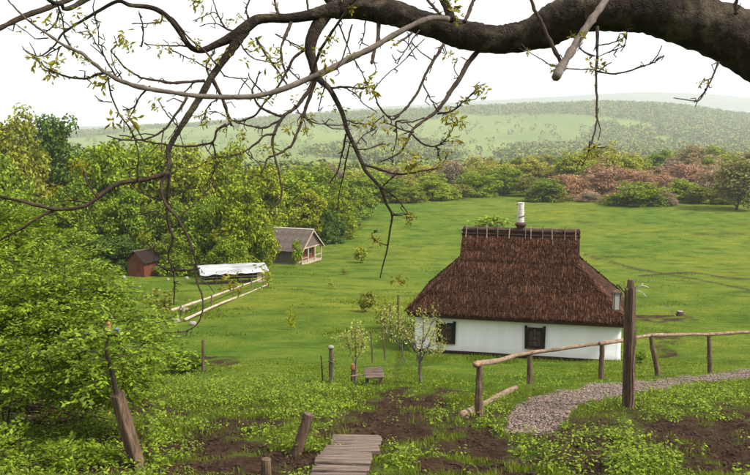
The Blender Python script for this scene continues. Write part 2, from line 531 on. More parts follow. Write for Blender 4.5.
M['dark_pot'] = plain('sooty_pot', (.055, .03, .022), .7, 14, .4)

def wall_material():
    m, t, b = nt('limewash')
    n = noise(t, 1.1, 6, .65)
    n2 = noise(t, 14, 4, .6)
    c = ramp(t, n.outputs['Fac'], [(.25, (.78, .78, .81)), (.6, (.86, .865, .90))])
    st = noise(t, 2.3, 5, .7, coords(t, 'Object', (1, 1, .12)))
    c = mixc(t, .22, c, ramp(t, st.outputs['Fac'], [(.38, (.66, .63, .54)), (.6, (1, 1, 1))]), 'MULTIPLY')
    # splashes of earth just above the plinth
    sep = t.nodes.new('ShaderNodeSeparateXYZ'); t.links.new(coords(t, 'Object'), sep.inputs[0])
    mr = node(t, 'ShaderNodeMapRange'); t.links.new(sep.outputs['Z'], mr.inputs['Value'])
    mr.inputs['From Min'].default_value, mr.inputs['From Max'].default_value = .12, .42
    mr.inputs['To Min'].default_value, mr.inputs['To Max'].default_value = .7, 0
    mu = node(t, 'ShaderNodeMath', operation='MULTIPLY'); t.links.new(mr.outputs[0], mu.inputs[0]); t.links.new(n2.outputs['Fac'], mu.inputs[1])
    c = mixc(t, mu.outputs[0], c, (.42, .36, .28))
    t.links.new(c, b.inputs['Base Color'])
    bump(t, b, mixc(t, .5, n.outputs['Fac'], n2.outputs['Fac']), .35, .03)
    return m
M['limewash'] = wall_material()

def thatch_material():
    m, t, b = nt('reed_thatch')
    g = t.nodes.new('ShaderNodeNewGeometry')
    c = ramp(t, g.outputs['Random Per Island'], [(0, (.036, .015, .009)), (.45, (.080, .034, .020)), (.85, (.112, .052, .031)), (1, (.18, .10, .065))])
    n = noise(t, .9, 4, .6)
    c = mixc(t, .7, c, ramp(t, n.outputs['Fac'], [(.3, (.66, .64, .64)), (.7, (1.2, 1.15, 1.1))]), 'MULTIPLY')
    t.links.new(c, b.inputs['Base Color'])
    b.inputs['Roughness'].default_value = 1.0
    return m
M['thatch'] = thatch_material()
M['thatch_core'] = plain('thatch_core', (.05, .026, .018), 1.0, 20)

def slate_material():
    m, t, b = nt('old_slate_sheets')
    n = noise(t, 1.3, 5, .7)
    c = ramp(t, n.outputs['Fac'], [(.3, (.045, .032, .027)), (.5, (.095, .072, .062)), (.7, (.17, .145, .13))])
    g = t.nodes.new('ShaderNodeNewGeometry')
    mr = node(t, 'ShaderNodeMapRange'); t.links.new(g.outputs['Random Per Island'], mr.inputs['Value'])
    mr.inputs['To Min'].default_value, mr.inputs['To Max'].default_value = .7, 1.2
    t.links.new(mixc(t, 1.0, c, mr.outputs[0], 'MULTIPLY'), b.inputs['Base Color'])
    return m
M['slate'] = slate_material()

def glass_material():
    m, t, b = nt('window_glass')
    b.inputs['Base Color'].default_value = (.02, .02, .022, 1)
    b.inputs['Roughness'].default_value = .12
    b.inputs['Specular IOR Level'].default_value = .5
    return m
M['glass'] = glass_material()
m_, t_, b_ = nt('lantern_glass')
b_.inputs['Base Color'].default_value = (.45, .45, .42, 1); b_.inputs['Roughness'].default_value = .25
b_.inputs['Transmission Weight'].default_value = .4
M['lantern_glass'] = m_

# ------------------------------------------------------------------ ground sheet
def build_ground():
    rows = [-30.0]
    while rows[-1] < 13000:
        y = rows[-1]
        if y < 6: st = .8
        elif y < 34: st = .075 + .0035 * (y - 6)
        else: st = .17 + (y - 34) * .026
        rows.append(y + st)
    ys = np.array(rows)
    nu = 380
    u = np.linspace(-1, 1, nu)
    u = np.sign(u) * (np.abs(u) ** 1.25)
    Wd = 14 + .62 * np.maximum(ys, 0) + np.maximum(ys - 300, 0) * .2
    X = u[None, :] * Wd[:, None]
    Y = np.repeat(ys[:, None], nu, 1)
    Z = terrain(X, Y)
    s, g = ground_maps(X.ravel(), Y.ravel(), Z.ravel())
    s = s.reshape(X.shape); g = g.reshape(X.shape)
    # turned soil is lumpy, the gravel bed lies a little lower
    Z = Z + s * (Y < 40) * ((vnoise(X * 5, Y * 5) - .5) * .13 + (vnoise(X * 13, Y * 13) - .5) * .05 - .02) - g * .03
    V = np.stack([X, Y, Z], -1).reshape(-1, 3)
    idx = np.arange(len(V)).reshape(len(ys), nu)
    Fq = np.stack([idx[:-1, :-1], idx[:-1, 1:], idx[1:, 1:], idx[1:, :-1]], -1).reshape(-1, 4)
    me = mesh_np('ground', V, Fq, True)
    s = np.maximum(s, np.clip((21 - Y) / 5, 0, 1) * np.clip((fbm(X / .35, Y / .35, 3) - .30) * 2.6, 0, .8) * (Y > 5))
    fm = np.clip((Y - 350) / 500, 0, 1) * .5 + np.clip((Y - 3200) / 1200, 0, 1) * .5
    for nm, arr in (('soil', s), ('gravel', g), ('hill', fm)):
        a = me.attributes.new(nm, 'FLOAT', 'POINT')
        a.data.foreach_set('value', arr.ravel().astype(np.float32))
    o = link('ground', me, M['ground'])
    tag(o, 'green sloping ground with meadow, garden soil and distant hills', 'ground', kind='structure')
    return o
build_ground()

# ------------------------------------------------------------------ leaf cards
def unit(v):
    return v / np.maximum(np.linalg.norm(v, axis=-1, keepdims=True), 1e-9)
def leaf_cards(C, N, L, Wd, rng, fold=.25, direction=None):
    """one folded diamond per leaf: returns verts, quads"""
    n = len(C)
    N = unit(N)
    D = rng.normal(size=(n, 3)) if direction is None else direction
    D = unit(D - N * (D * N).sum(1, keepdims=True))
    S = np.cross(N, D)
    L = np.broadcast_to(L, (n,))[:, None]; Wd = np.broadcast_to(Wd, (n,))[:, None]
    V = np.stack([C, C + D * L * .5 + S * Wd * .5 + N * Wd * fold, C + D * L, C + D * L * .5 - S * Wd * .5 + N * Wd * fold], 1)
    return V.reshape(-1, 3), np.arange(4 * n).reshape(n, 4)

def crown_mesh(name, rng, R, z0, clumps, per, leaf, top_bias=.2, clump_r=.3, shape='round', aspect=.6):
    """foliage through the volume of an uneven crown, gathered in clumps"""
    rx, ry, rz = R
    d = unit(rng.normal(size=(clumps, 3)))
    rad = rng.uniform(.35, 1.0, clumps) ** .55
    lump = 1 + .22 * np.sin(d[:, 0] * 4 + rng.uniform(0, 6)) * np.cos(d[:, 2] * 5 + rng.uniform(0, 6)) + rng.normal(0, .07, clumps)
    c = d * (rad * lump)[:, None]
    if shape == 'round':
        c[:, 2] += top_bias * (1 - np.hypot(c[:, 0], c[:, 1]))
    if shape == 'dome':
        c[:, 2] = np.abs(c[:, 2]) * 2 - 1
    if shape == 'egg':
        k = 1 + .40 * np.clip(-c[:, 2], 0, 1)
        c[:, 0] *= k; c[:, 1] *= k
    if shape == 'cone':
        k = 1 - .55 * (c[:, 2] + 1) / 2
        c[:, 0] *= k; c[:, 1] *= k
    c = c * np.array([rx, ry, rz]) + np.array([0, 0, z0 + rz])
    cr = clump_r * rng.uniform(.6, 1.3, clumps)
    which = np.repeat(np.arange(clumps), per)
    n = len(which)
    dd = unit(rng.normal(size=(n, 3)) + np.array([0, 0, .25]))
    p = c[which] + dd * (cr[which] * rng.uniform(.25, 1.0, n) ** .5)[:, None] * np.array([1, 1, .7])
    nrm = dd * .6 + np.array([0, 0, .55]) + rng.normal(0, .45, (n, 3))
    L = leaf * rng.uniform(.6, 1.35, n)
    V, Q = leaf_cards(p, nrm, L, L * aspect, rng)
    return mesh_np(name, V, Q), c

def trunk_mesh(name, rng, h, r, tips, seg=7):
    mb_v, mb_f, b = [], [], 0
    path = smooth_path([(0, 0, -.25), (rng.normal(0, .02) * h, rng.normal(0, .02) * h, h * .35), (rng.normal(0, .04) * h, rng.normal(0, .04) * h, h * .8)], 9)
    def addt(P, Rr, s):
        nonlocal b
        v, f = tube_arrays(P, Rr, s, .06, rng)
        mb_v.append(v); mb_f.append(f + b); b += len(v)
    rr = np.linspace(r, r * .25, 9); rr[0] *= 1.35
    addt(path, rr, seg)
    for tp in tips:
        i = rng.integers(2, 8)
        s = path[i]
        mid = (s + tp) / 2 + np.array([0, 0, .08 * h]) * rng.uniform(-.4, 1)
        P = smooth_path([s, mid, tp], 6)
        addt(P, np.linspace(rr[i] * .55, r * .06, 6), 5)
    return mesh_np(name, np.vstack(mb_v), np.vstack(mb_f), True)

def make_proto(name, seed, R, z0, clumps, per, leaf, clump_r, h, r, ntip=10, mat='leaf', **kw):
    """unit tree about 10 m tall; scaled when placed"""
    rng = np.random.default_rng(seed)
    me, c = crown_mesh(name + '_crown', rng, R, z0, clumps, per, leaf, clump_r=clump_r, **kw)
    me.materials.append(M[mat])
    tips = c[rng.choice(len(c), min(ntip, len(c)), replace=False)]
    tm = trunk_mesh(name + '_trunk', rng, h, r, tips)
    tm.materials.append(M['trunk'])
    return me, tm

P_BIG = [make_proto('broadleaf', 11 + i, (4.0, 4.0, 4.8), .5, 150, 105, .40, 1.05, 10, .26, 12, shape='egg') for i in range(4)]
P_TALL = [make_proto('tall', 31 + i, (3.1, 3.1, 4.7), .7, 130, 105, .40, .95, 10, .24, 12, shape='egg') for i in range(2)]
P_BUSH = [make_proto('bush', 51 + i, (4.6, 4.6, 4.8), .15, 140, 110, .44, 1.25, 7, .2, 10, shape='dome') for i in range(3)]
P_BARE = [make_proto('twiggy', 71 + i, (4.3, 4.3, 4.6), .4, 130, 90, .75, 1.25, 9, .22, 26, 'twiggy', aspect=.16, shape='dome') for i in range(2)]
P_LOOSE = [make_proto('loose', 91 + i, (3.4, 3.4, 4.6), .8, 120, 38, .55, 1.2, 10, .2, 22, shape='egg') for i in range(2)]

def put_tree(name, proto, x, y, height, width, colr, label, cat='tree', group=None, rz=None, z=None):
    z = gz(x, y) if z is None else z
    e = empty(name, (x, y, z), random.uniform(0, 6.28) if rz is None else rz)
    sx = width / 8.6; sz = height / 10.4
    e.scale = (sx, sx, sz)
    c = link('crown', proto[0], None, e); c.color = (*colr, 1)
    link('trunk', proto[1], None, e)
    tag(e, label, cat, group)
    return e

random.seed(5)
def jitter(c, a=.12):
    k = random.uniform(1 - a, 1 + a)
    return (c[0] * k * random.uniform(1 - a * .5, 1 + a * .5), c[1] * k, c[2] * k * random.uniform(.8, 1.2))
BRIGHT = (.185, .265, .014); MID = (.140, .220, .018); DARK = (.065, .125, .020); OLIVE = (.165, .180, .028)
LIME = (.230, .275, .018); BROWN = (.315, .195, .120); GREYB = (.250, .205, .130); YELL = (.285, .285, .045)

def tree_px(name, proto, px, top, d, width_px, colr, label, cat='tree', group=None):
    p = at(px, top, d)
    z = gz(p.x, d)
    return put_tree(name, proto, p.x, d, p.z - z, width_px * d / F, jitter(colr), label, cat, group)

G1 = 'trees of the wood behind the sheds'
LEFT = [  # px, top, depth, width px, colour, prototype, label
    (8, 122, 92, 80, (.19, .225, .022), P_BIG[0], 'yellow green tree at the left edge of the picture behind the bushes'),
    (48, 118, 104, 78, DARK, P_BIG[1], 'dark green tall tree rising above its neighbours at upper left'),
    (-12, 150, 74, 70, MID, P_BIG[2], 'mid green tree half cut off by the left edge of the picture'),
    (101, 138, 96, 74, BRIGHT, P_BIG[3], 'bright green tree right of the small gap of hazy hill'),
    (70, 186, 84, 64, MID, P_BIG[0], 'shaded green tree low behind the left bush'),
    (140, 136, 100, 76, BRIGHT, P_BIG[2], 'bright spring green tree behind the red shed, left of the hanging branch'),
    (122, 190, 84, 56, MID, P_TALL[0], 'green tree standing directly behind the red shed'),
    (182, 146, 98, 72, LIME, P_BIG[1], 'lime green tree crossed by the thick hanging branch'),
    (166, 196, 80, 50, MID, P_BIG[3], 'leafy green tree between the red shed and the tarp-roofed coop'),
    (222, 152, 102, 70, BRIGHT, P_BIG[0], 'bright green tree right of the thick hanging branch'),
    (208, 194, 79, 56, MID, P_BIG[2], 'deep green tree behind the left half of the coop roof'),
    (258, 162, 105, 62, LIME, P_BIG[3], 'yellow green tree behind the barn ridge left end'),
    (240, 186, 77, 58, BRIGHT, P_BIG[1], 'bright leafy tree between the coop and the barn'),
    (257, 206, 82, 34, LIME, P_BIG[2], 'small lime green tree touching the left end of the barn'),
    (292, 168, 122, 58, BRIGHT, P_BIG[2], 'bright green tree directly behind the barn roof'),
    (322, 172, 130, 54, MID, P_BIG[0], 'green tree right behind the barn gable'),
    (308, 190, 112, 44, LIME, P_TALL[1], 'lime green tree close behind the barn gable peak'),
    (336, 190, 118, 38, BRIGHT, P_BUSH[0], 'rounded bright green bush tree right of the barn at the meadow edge'),
    (352, 178, 140, 44, MID, P_BIG[1], 'mid green tree at the left corner of the far meadow'),
]
for (px, top, d, wd, colr, pr, lab) in LEFT:
    tree_px('broadleaf_tree', pr, px, top, d, wd, colr, lab, 'tree', G1)
# understorey that closes the wood below the crowns
G1b = 'understorey bushes of the wood behind the sheds'
US = [(30, 225, 80, 70), (84, 228, 78, 50), (112, 236, 77, 44), (176, 232, 76, 44), (152, 238, 86, 40), (226, 236, 73, 40), (330, 208, 112, 30), (346, 206, 128, 28), (254, 240, 80, 26)]
for i, (px, top, d, wd) in enumerate(US):
    tree_px('understorey_bush', P_BUSH[i % 3], px, top, d, wd, MID if i % 2 else DARK,
            ['low bush below the dark trees at far left', 'low dark bush left of the red shed, further from it', 'low bush touching the left wall of the red shed',
             'low bush right of the red shed', 'dark low bush behind the red shed roof', 'low green bush behind the coop roof right end',
             'low round bush just right of the barn porch', 'low bush at the meadow corner right of the barn', 'low dark bush between coop and barn wall'][i], 'bush', G1b)

ORD = ['first', 'second', 'third', 'fourth', 'fifth', 'sixth', 'seventh', 'eighth', 'ninth', 'tenth', 'eleventh', 'twelfth', 'thirteenth',
       'fourteenth', 'fifteenth', 'sixteenth', 'seventeenth', 'eighteenth', 'nineteenth', 'twentieth']
EDGE = [  # the edge of the far meadow, left to right: px, top, d, w, colour, proto, word
    (372, 172, 172, 36, BRIGHT, P_BUSH[2], 'bright green leafy tree'), (394, 178, 172, 34, MID, P_BUSH[0], 'mid green leafy tree'),
    (412, 186, 170, 26, BRIGHT, P_BUSH[1], 'bright green bush'), (433, 173, 176, 44, BRIGHT, P_BUSH[0], 'large rounded green tree'),
    (460, 184, 180, 28, OLIVE, P_LOOSE[0], 'thin olive tree'), (478, 172, 188, 40, BRIGHT, P_BUSH[1], 'bright green leafy tree'),
    (504, 166, 194, 44, MID, P_BIG[3], 'tall green leafy tree'), (528, 176, 186, 34, OLIVE, P_LOOSE[1], 'loose olive tree'),
    (548, 178, 172, 36, MID, P_BUSH[2], 'green bush'), (570, 171, 176, 40, BROWN, P_BARE[0], 'brown twiggy bush'),
    (603, 163, 180, 50, BROWN, P_BARE[1], 'pinkish brown bare bush'), (633, 165, 178, 44, BROWN, P_BARE[0], 'pinkish brown rounded bare bush'),
    (637, 182, 160, 52, BRIGHT, P_BUSH[1], 'broad low bright green bush'), (662, 172, 180, 34, BROWN, P_BARE[1], 'brown bare bush'),
    (680, 179, 165, 38, BRIGHT, P_BUSH[0], 'low green bush'), (689, 160, 184, 48, BROWN, P_BARE[0], 'tall brown bare bush'),
    (712, 166, 176, 40, GREYB, P_BARE[1], 'grey brown bare tree')]
for i, (px, top, d, wd, colr, pr, word) in enumerate(EDGE):
    tree_px('meadow_edge_tree', pr, px, top, d, wd, colr, '%s, %s from the left along the far meadow edge' % (word, ORD[i]), 'tree' if 'tree' in word else 'bush', 'trees and bushes along the far meadow edge')
# low scrub in front of that edge
SCR = [(590, 190, 168, 24, GREYB, P_BARE[0]), (616, 192, 165, 22, BROWN, P_BARE[1]), (668, 191, 158, 22, GREYB, P_BARE[1]), (700, 186, 160, 30, OLIVE, P_LOOSE[0]), (556, 190, 170, 22, OLIVE, P_BUSH[2]), (540, 192, 172, 22, MID, P_BUSH[0]), (722, 190, 158, 24, OLIVE, P_BUSH[1]), (655, 190, 157, 20, MID, P_BUSH[2])]
for i, (px, top, d, wd, colr, pr) in enumerate(sorted(SCR)):
    tree_px('scrub_bush', pr, px, top, d, wd, colr, '%s low scrub bush from the left at the foot of the brown bushes' % ORD[i], 'bush', 'low scrub at the foot of the brown bushes')
# the lone tree at the right edge
p = at(741, 160, 150)
tree_px('lone_tree', P_LOOSE[0], 739, 158, 148, 56, (.17, .17, .06), 'olive lone tree with a dark trunk at the right edge of the meadow', 'tree')

# behind the edge: taller thin trees, nothing tells them apart
rr = np.random.default_rng(21)
WOOD = []
for i in range(64):
    px = 285 + (i % 32) * 15.5 + rr.uniform(-6, 6)
    d = (215 if i < 32 else 285) + rr.uniform(-18, 22)
    top = np.interp(px, [285, 400, 520, 600, 680, 770], [166, 164, 156, 150, 148, 150]) + rr.uniform(-5, 9) + (0 if i >= 32 else 4)
    colr = [YELL, LIME, GREYB, YELL, MID, LIME][int(rr.integers(0, 6))]
    if px > 640 and rr.random() < .45: colr = GREYB
    pr = [P_LOOSE[0], P_LOOSE[1], P_TALL[0], P_LOOSE[1], P_BIG[i % 4], P_TALL[1]][int(rr.integers(0, 6))]
    WOOD.append((i < 32, px, top, d, rr.uniform(26, 40), colr, pr))

TENS = ['', '', 'twenty', 'thirty']
def ordinal(n):
    if n < 20: return ORD[n]
    n += 1
    return TENS[n // 10] + ('-' + ORD[n % 10 - 1] if n % 10 else '') if n % 10 else {30: 'thirtieth'}.get(n, 'twentieth')
for front in (True, False):
    for i, (_, px, top, d, wd, colr, pr) in enumerate(sorted((w for w in WOOD if w[0] == front), key=lambda w: w[1])):
        tone = {YELL: 'yellowish', OLIVE: 'olive', GREYB: 'greyish bare', MID: 'green', LIME: 'lime green'}[colr]
        tree_px('wood_tree', pr, px, top, d, wd, colr, '%s tree, %s from left in the %s row of the wood beyond the meadow' % (tone, ordinal(i), 'nearer' if front else 'farther'),
                'tree', 'spring trees in the wood beyond the meadow')

# ------------------------------------------------------------------ far-off woods on the hills (one mass)
def far_woods():
    rng = np.random.default_rng(99)
    VV, QQ, TT, nb = [], [], [], 0
    for (n, ya, yb, per, lo, hi) in ((5200, 330, 800, 70, .15, .27), (52000, 800, 2450, 18, .22, .42)):
        y = ya * (yb / ya) ** rng.random(n)
        px = rng.uniform(-80, 830, n)
        x = (px - 375) / F * y
        dens = fbm(x / 250 + 5, y / 370, 4)
        wood = np.interp(px, [-80, 280, 430, 520, 600, 830], [.50, .30, .34, .62, 1.3, 1.3])
        low = np.clip((760 - y) / 200, 0, 1)
        crest = np.exp(-((y - 1980) / 200) ** 2) * np.interp(px, [280, 440, 480, 600], [0.05, .12, .5, .6])
        sel = (dens < .28 + .34 * wood + .45 * low + crest * .5) & (rng.random(n) < .85)
        sel |= rng.random(n) < .015
        x, y, px = x[sel], y[sel], px[sel]
        z = terrain(x, y)
        h = rng.uniform(6, 11, len(x)) * np.where(y > 1300, 1.2, 1.0)
        which = np.repeat(np.arange(len(x)), per)
        d = unit(rng.normal(size=(len(which), 3)) + np.array([0, 0, .3]))
        P = np.stack([x, y, z + h * .52], 1)[which] + d * (h[which] * rng.uniform(.25, .5, len(which)))[:, None] * np.array([.95, .95, 1.0])
        L = h[which] * rng.uniform(lo, hi, len(which))
        V, Q = leaf_cards(P, d + rng.normal(0, .35, d.shape), L, L * .75, rng)
        V[:, 2] = np.maximum(V[:, 2], np.repeat(np.repeat(z, per), 4) - .5)
        tone = np.clip(rng.normal(.5, .26, len(x)), 0, 1)
        VV.append(V); QQ.append(Q + nb); nb += len(V); TT.append(np.repeat(np.repeat(tone, per), 4))
    me = mesh_np('far_woods', np.vstack(VV), np.vstack(QQ))
    a = me.attributes.new('tone', 'FLOAT', 'POINT')
    a.data.foreach_set('value', np.concatenate(TT).astype(np.float32))
    m, t, b = nt('far_woods')
    an = node(t, 'ShaderNodeAttribute', attribute_name='tone')
    t.links.new(ramp(t, an.outputs['Fac'], [(0, (.075, .12, .025)), (.4, (.13, .18, .03)), (.75, (.20, .215, .045)), (1, (.19, .15, .085))]), b.inputs['Base Color'])
    b.inputs['Specular IOR Level'].default_value = .05
    o = link('far_woods', me, m)
    tag(o, 'hazy far-off woods covering the valley and the distant hillside', 'woods', kind='stuff')
far_woods()

# ------------------------------------------------------------------ thatched house
HOUSE_ROT = math.radians(-13)
def build_house():
    L, D, HW = 8.5, 5.4, 2.1
    fc = at(514.5, 356, 32.9)
    ax = Vector((math.cos(HOUSE_ROT), math.sin(HOUSE_ROT), 0)); ay = Vector((-math.sin(HOUSE_ROT), math.cos(HOUSE_ROT), 0))
    loc = Vector((fc.x, fc.y, HOUSE_Z)) + ay * (D / 2)
    e = empty('thatched_house', loc, HOUSE_ROT)
    tag(e, 'low white cottage with a tall brown reed roof on the green slope', 'house')
    y0, y1 = -D / 2, D / 2
    # limewashed wall, slightly uneven: a closed shell of fine quads
    nx, nz = 60, 16
    V, Q = [], []
    rng = np.random.default_rng(4)
    ring = []
    for a, b_, n in (((-L / 2, y0), (L / 2, y0), 60), ((L / 2, y0), (L / 2, y1), 36), ((L / 2, y1), (-L / 2, y1), 60), ((-L / 2, y1), (-L / 2, y0), 36)):
        for i in range(n):
            t = i / n; ring.append((a[0] + (b_[0] - a[0]) * t, a[1] + (b_[1] - a[1]) * t))
    ring = np.array(ring); m = len(ring)
    zs = np.linspace(.10, HW, nz)
    for z in zs:
        cx = ring * (1 + .012 * (1 - z / HW))
        w = (fbm(ring[:, 0] * 1.1 + ring[:, 1] * .7 + 9, np.full(m, z * 1.3) + ring[:, 1], 3) - .5) * .06
        out = unit(np.stack([np.where(np.abs(ring[:, 0]) > L / 2 - .01, np.sign(ring[:, 0]), 0), np.where(np.abs(ring[:, 1]) > D / 2 - .01, np.sign(ring[:, 1]), 0)], 1))
        q = cx + out * w[:, None]
        V += [(q[i][0], q[i][1], z) for i in range(m)]
    for j in range(nz - 1):
        for i in range(m):
            Q.append((j * m + i, j * m + (i + 1) % m, (j + 1) * m + (i + 1) % m, (j + 1) * m + i))
    link('wall', mesh_np('wall', V, Q, True), M['limewash'], e)
    MB().box((0, 0, -.02), (L + .16, D + .16, .30)).build('plinth', M['dark_wood'], e, bevel=.03)
    # windows on the front wall
    for wx in (-2.93, .83):
        w, h, zb = .62, .84, .50
        yf = y0 - .09
        win = MB()
        win.box((wx, yf + .0, zb + .03), (w, .07, .06)).box((wx, yf, zb + h - .03), (w, .07, .06))
        win.box((wx - w / 2 + .03, yf, zb + h / 2), (.06, .07, h - .12)).box((wx + w / 2 - .03, yf, zb + h / 2), (.06, .07, h - .12))
        o = win.build('window', M['dark_wood'], e)
        mun = MB().box((wx, yf - .005, zb + h / 2), (.045, .05, h - .12))
        for zz in (.36, .62):
            mun.box((wx - w / 4 + .015, yf - .005, zb + h * zz), (w / 2 - .075, .045, .035)).box((wx + w / 4 - .015, yf - .005, zb + h * zz), (w / 2 - .075, .045, .035))
        mun.build('muntin', M['carved'], o)
        for sx in (-1, 1):
            for (za, zc) in ((.06 / h, .345), (.375, .605), (.635, 1 - .06 / h)):
                MB().box((wx + sx * (w / 4 - .005), yf + .025, zb + h * (za + zc) / 2), (w / 2 - .09, .012, h * (zc - za))).build('pane', M['glass'], o)
        # pale lace curtain loops seen through the panes
        lace = MB()
        for sx in (-1, 1):
            for (zz, s) in ((.20, .062), (.48, .062), (.74, .05)):
                c = Vector((wx + sx * (w / 4 - .005), yf + .016, zb + h * zz))
                pts = [c + Vector((math.cos(a) * s, 0, math.sin(a) * s * .8)) for a in np.linspace(0, 2 * math.pi, 11)]
                lace.tube(pts, .006, 4, cap=False)
                lace.tube([c + Vector((-.11, 0, -.085)), c + Vector((.11, 0, -.085))], .005, 4)
        lace.build('lace_curtain', M['stone'], o)
        MB().box((wx, yf - .03, zb - .045), (w + .1, .1, .05)).build('sill', M['carved'], o)
        for sx in (-1, 1):
            sh = MB().box((wx + sx * (w / 2 + .06), yf - .01, zb + h / 2), (.11, .05, h + .16), Matrix.Rotation(math.radians(1.2 * sx), 3, 'Y'))
            sh.box((wx + sx * (w / 2 + .06), yf - .04, zb + h * .2), (.08, .015, .04)).box((wx + sx * (w / 2 + .06), yf - .04, zb + h * .8), (.08, .015, .04))
            sh.build('shutter', M['dark_wood'], o)
    # roof: hipped below, upright gablets above
    ov, ovs = .5, .32
    ze, zg, zr = 1.86, 3.80, 4.95
    xe, xg = L / 2 + ovs, 2.5
    ye = D / 2 + ov
    yg = ye * (zr - zg) / (zr - ze)
    A = [(-xe, -ye, ze), (xe, -ye, ze), (xe, ye, ze), (-xe, ye, ze)]
    B = [(-xg, -yg, zg), (xg, -yg, zg), (xg, yg, zg), (-xg, yg, zg)]
    Rg = [(-xg, 0, zr), (xg, 0, zr)]
    low = [(x * .985, y * .985, z - .24) for (x, y, z) in A]
    core = MB()
    core.add(A + B + Rg + low, [(0, 1, 5, 4), (4, 5, 9, 8), (1, 2, 6, 5), (2, 3, 7, 6), (6, 7, 8, 9), (3, 0, 4, 7), (5, 6, 9), (7, 4, 8),
                                (10, 11, 1, 0), (11, 12, 2, 1), (12, 13, 3, 2), (13, 10, 0, 3), (13, 12, 11, 10)])
    roof = core.build('roof', M['thatch_core'], e)
    # reed bundles laid in overlapping courses
    rng = np.random.default_rng(12)
    VV, FF, nb = [], [], 0
    def plane(eave_a, eave_b, top_a, top_b, kink_a=None, kink_b=None, row=.115, step=.032, sag=.0):
        nonlocal nb
        ea, eb, ta, tb = [np.array(q, float) for q in (eave_a, eave_b, top_a, top_b)]
        ka = np.array(kink_a, float) if kink_a is not None else None
        kb = np.array(kink_b, float) if kink_b is not None else None
        up = (ta + tb) / 2 - (ea + eb) / 2
        S = np.linalg.norm(up); up /= S
        al = unit(eb - ea)
        up = unit(up - al * up.dot(al))
        nrm = np.cross(al, up)
        if nrm[2] < 0: nrm = -nrm
        S = (ta - ea).dot(up)
        nr = int(S / row)
        fk = (ka - ea).dot(up) / S if ka is not None else None
        for r in range(-1, nr + (1 if ka is None else -1)):
            f = min(1, (r + .4) / nr); fc_ = max(f, 0)
            if ka is None:
                a, b_ = ea + (ta - ea) * fc_, eb + (tb - eb) * fc_
            elif fc_ < fk:
                a, b_ = ea + (ka - ea) * fc_ / fk, eb + (kb - eb) * fc_ / fk
            else:
                g = (fc_ - fk) / (1 - fk); a, b_ = ka + (ta - ka) * g, kb + (tb - kb) * g
            raise_ = .06 if (fk is not None and fc_ >= fk) else 0.0
            W = np.linalg.norm(b_ - a)
            n = max(2, int(W / step))
            s = (np.arange(n) + rng.uniform(-.45, .45, n) + .5) / n
            base = a + (b_ - a) * s[:, None]
            wob = (fbm(s * W * .5 + 3, np.full(n, r * .22), 2) - .5) * .10
            base = base + up * rng.normal(0, .03, n)[:, None] + nrm * (rng.normal(.02, .012, n) + wob + raise_)[:, None]
            Lb = rng.uniform(.30, .42, n)[:, None]; wd = rng.uniform(.018, .038, n)[:, None]
            lift = rng.uniform(.035, .075, n)[:, None]
            sk = al * rng.normal(0, .018, n)[:, None]
            lo = base - up * .10
            p0 = lo - al * wd / 2 + nrm * lift; p1 = lo + al * wd / 2 + nrm * lift
            p2 = lo + up * Lb + al * wd * .4 + sk + nrm * .004; p3 = lo + up * Lb - al * wd * .4 + sk + nrm * .004
            p4 = p0 - nrm * .05 + up * .01; p5 = p1 - nrm * .05 + up * .01
            blk = np.stack([p0, p1, p2, p3, p4, p5], 1).reshape(-1, 3)
            i0 = nb + np.arange(n)[:, None] * 6
            FF.append(np.concatenate([i0 + np.array([0, 1, 2, 3]), i0 + np.array([4, 5, 1, 0])], 0))
            VV.append(blk); nb += len(blk)
    plane(A[0], A[1], Rg[0], Rg[1], B[0], B[1])
    plane(A[2], A[3], Rg[1], Rg[0], B[2], B[3], step=.07)
    plane(A[1], A[2], B[1], B[2])
    plane(A[3], A[0], B[3], B[0])
    # shaggy hip edges
    for (c0, c1) in ((A[0], B[0]), (A[1], B[1]), (A[2], B[2]), (A[3], B[3])):
        c0, c1 = np.array(c0), np.array(c1)
        d = unit(c1 - c0); side = unit(np.cross(d, [0, 0, 1.])); nr = np.cross(side, d)
        n = 420
        t = rng.uniform(-.02, .98, n)[:, None]
        base = c0 + (c1 - c0) * t + side * rng.normal(0, .05, n)[:, None] + nr * rng.uniform(.03, .085, n)[:, None]
        wd = rng.uniform(.02, .04, n)[:, None]; dd = unit(d + side * rng.normal(0, .25, n)[:, None])
        p0 = base - side * wd; p1 = base + side * wd; p2 = base + dd * .3 + side * wd * .5 - nr * .03; p3 = base + dd * .3 - side * wd * .5 - nr * .03
        blk = np.stack([p0, p1, p2, p3, p0 - nr * .04, p1 - nr * .04], 1).reshape(-1, 3)
        i0 = nb + np.arange(n)[:, None] * 6
        FF.append(np.concatenate([i0 + np.array([0, 1, 2, 3]), i0 + np.array([4, 5, 1, 0])], 0)); VV.append(blk); nb += len(blk)
    # verge edges of the gablets and hanging reed ends under the eaves
    for sx in (-1, 1):
        for sy in (-1, 1):
            c0, c1 = np.array((sx * xg, sy * yg, zg)), np.array((sx * xg, 0, zr))
            n = 130
            t = rng.uniform(0, 1, n)[:, None]
            base = c0 + (c1 - c0) * t + np.array([sx, 0, 0]) * rng.uniform(-.03, .06, n)[:, None]
            d = unit(c1 - c0); nr = unit(np.cross(d, [1., 0, 0])); nr = nr * np.sign(nr[2])
            wd = .02
            s1 = np.array([1., 0, 0]) * wd
            p0 = base - s1 + nr * .10; p1 = base + s1 + nr * .10
            blk = np.stack([p0, p1, p1 + d * .28 - nr * .02, p0 + d * .28 - nr * .02, p0 - nr * .22, p1 - nr * .22], 1).reshape(-1, 3)
            i0 = nb + np.arange(n)[:, None] * 6
            FF.append(np.concatenate([i0 + np.array([0, 1, 2, 3]), i0 + np.array([4, 5, 1, 0])], 0)); VV.append(blk); nb += len(blk)
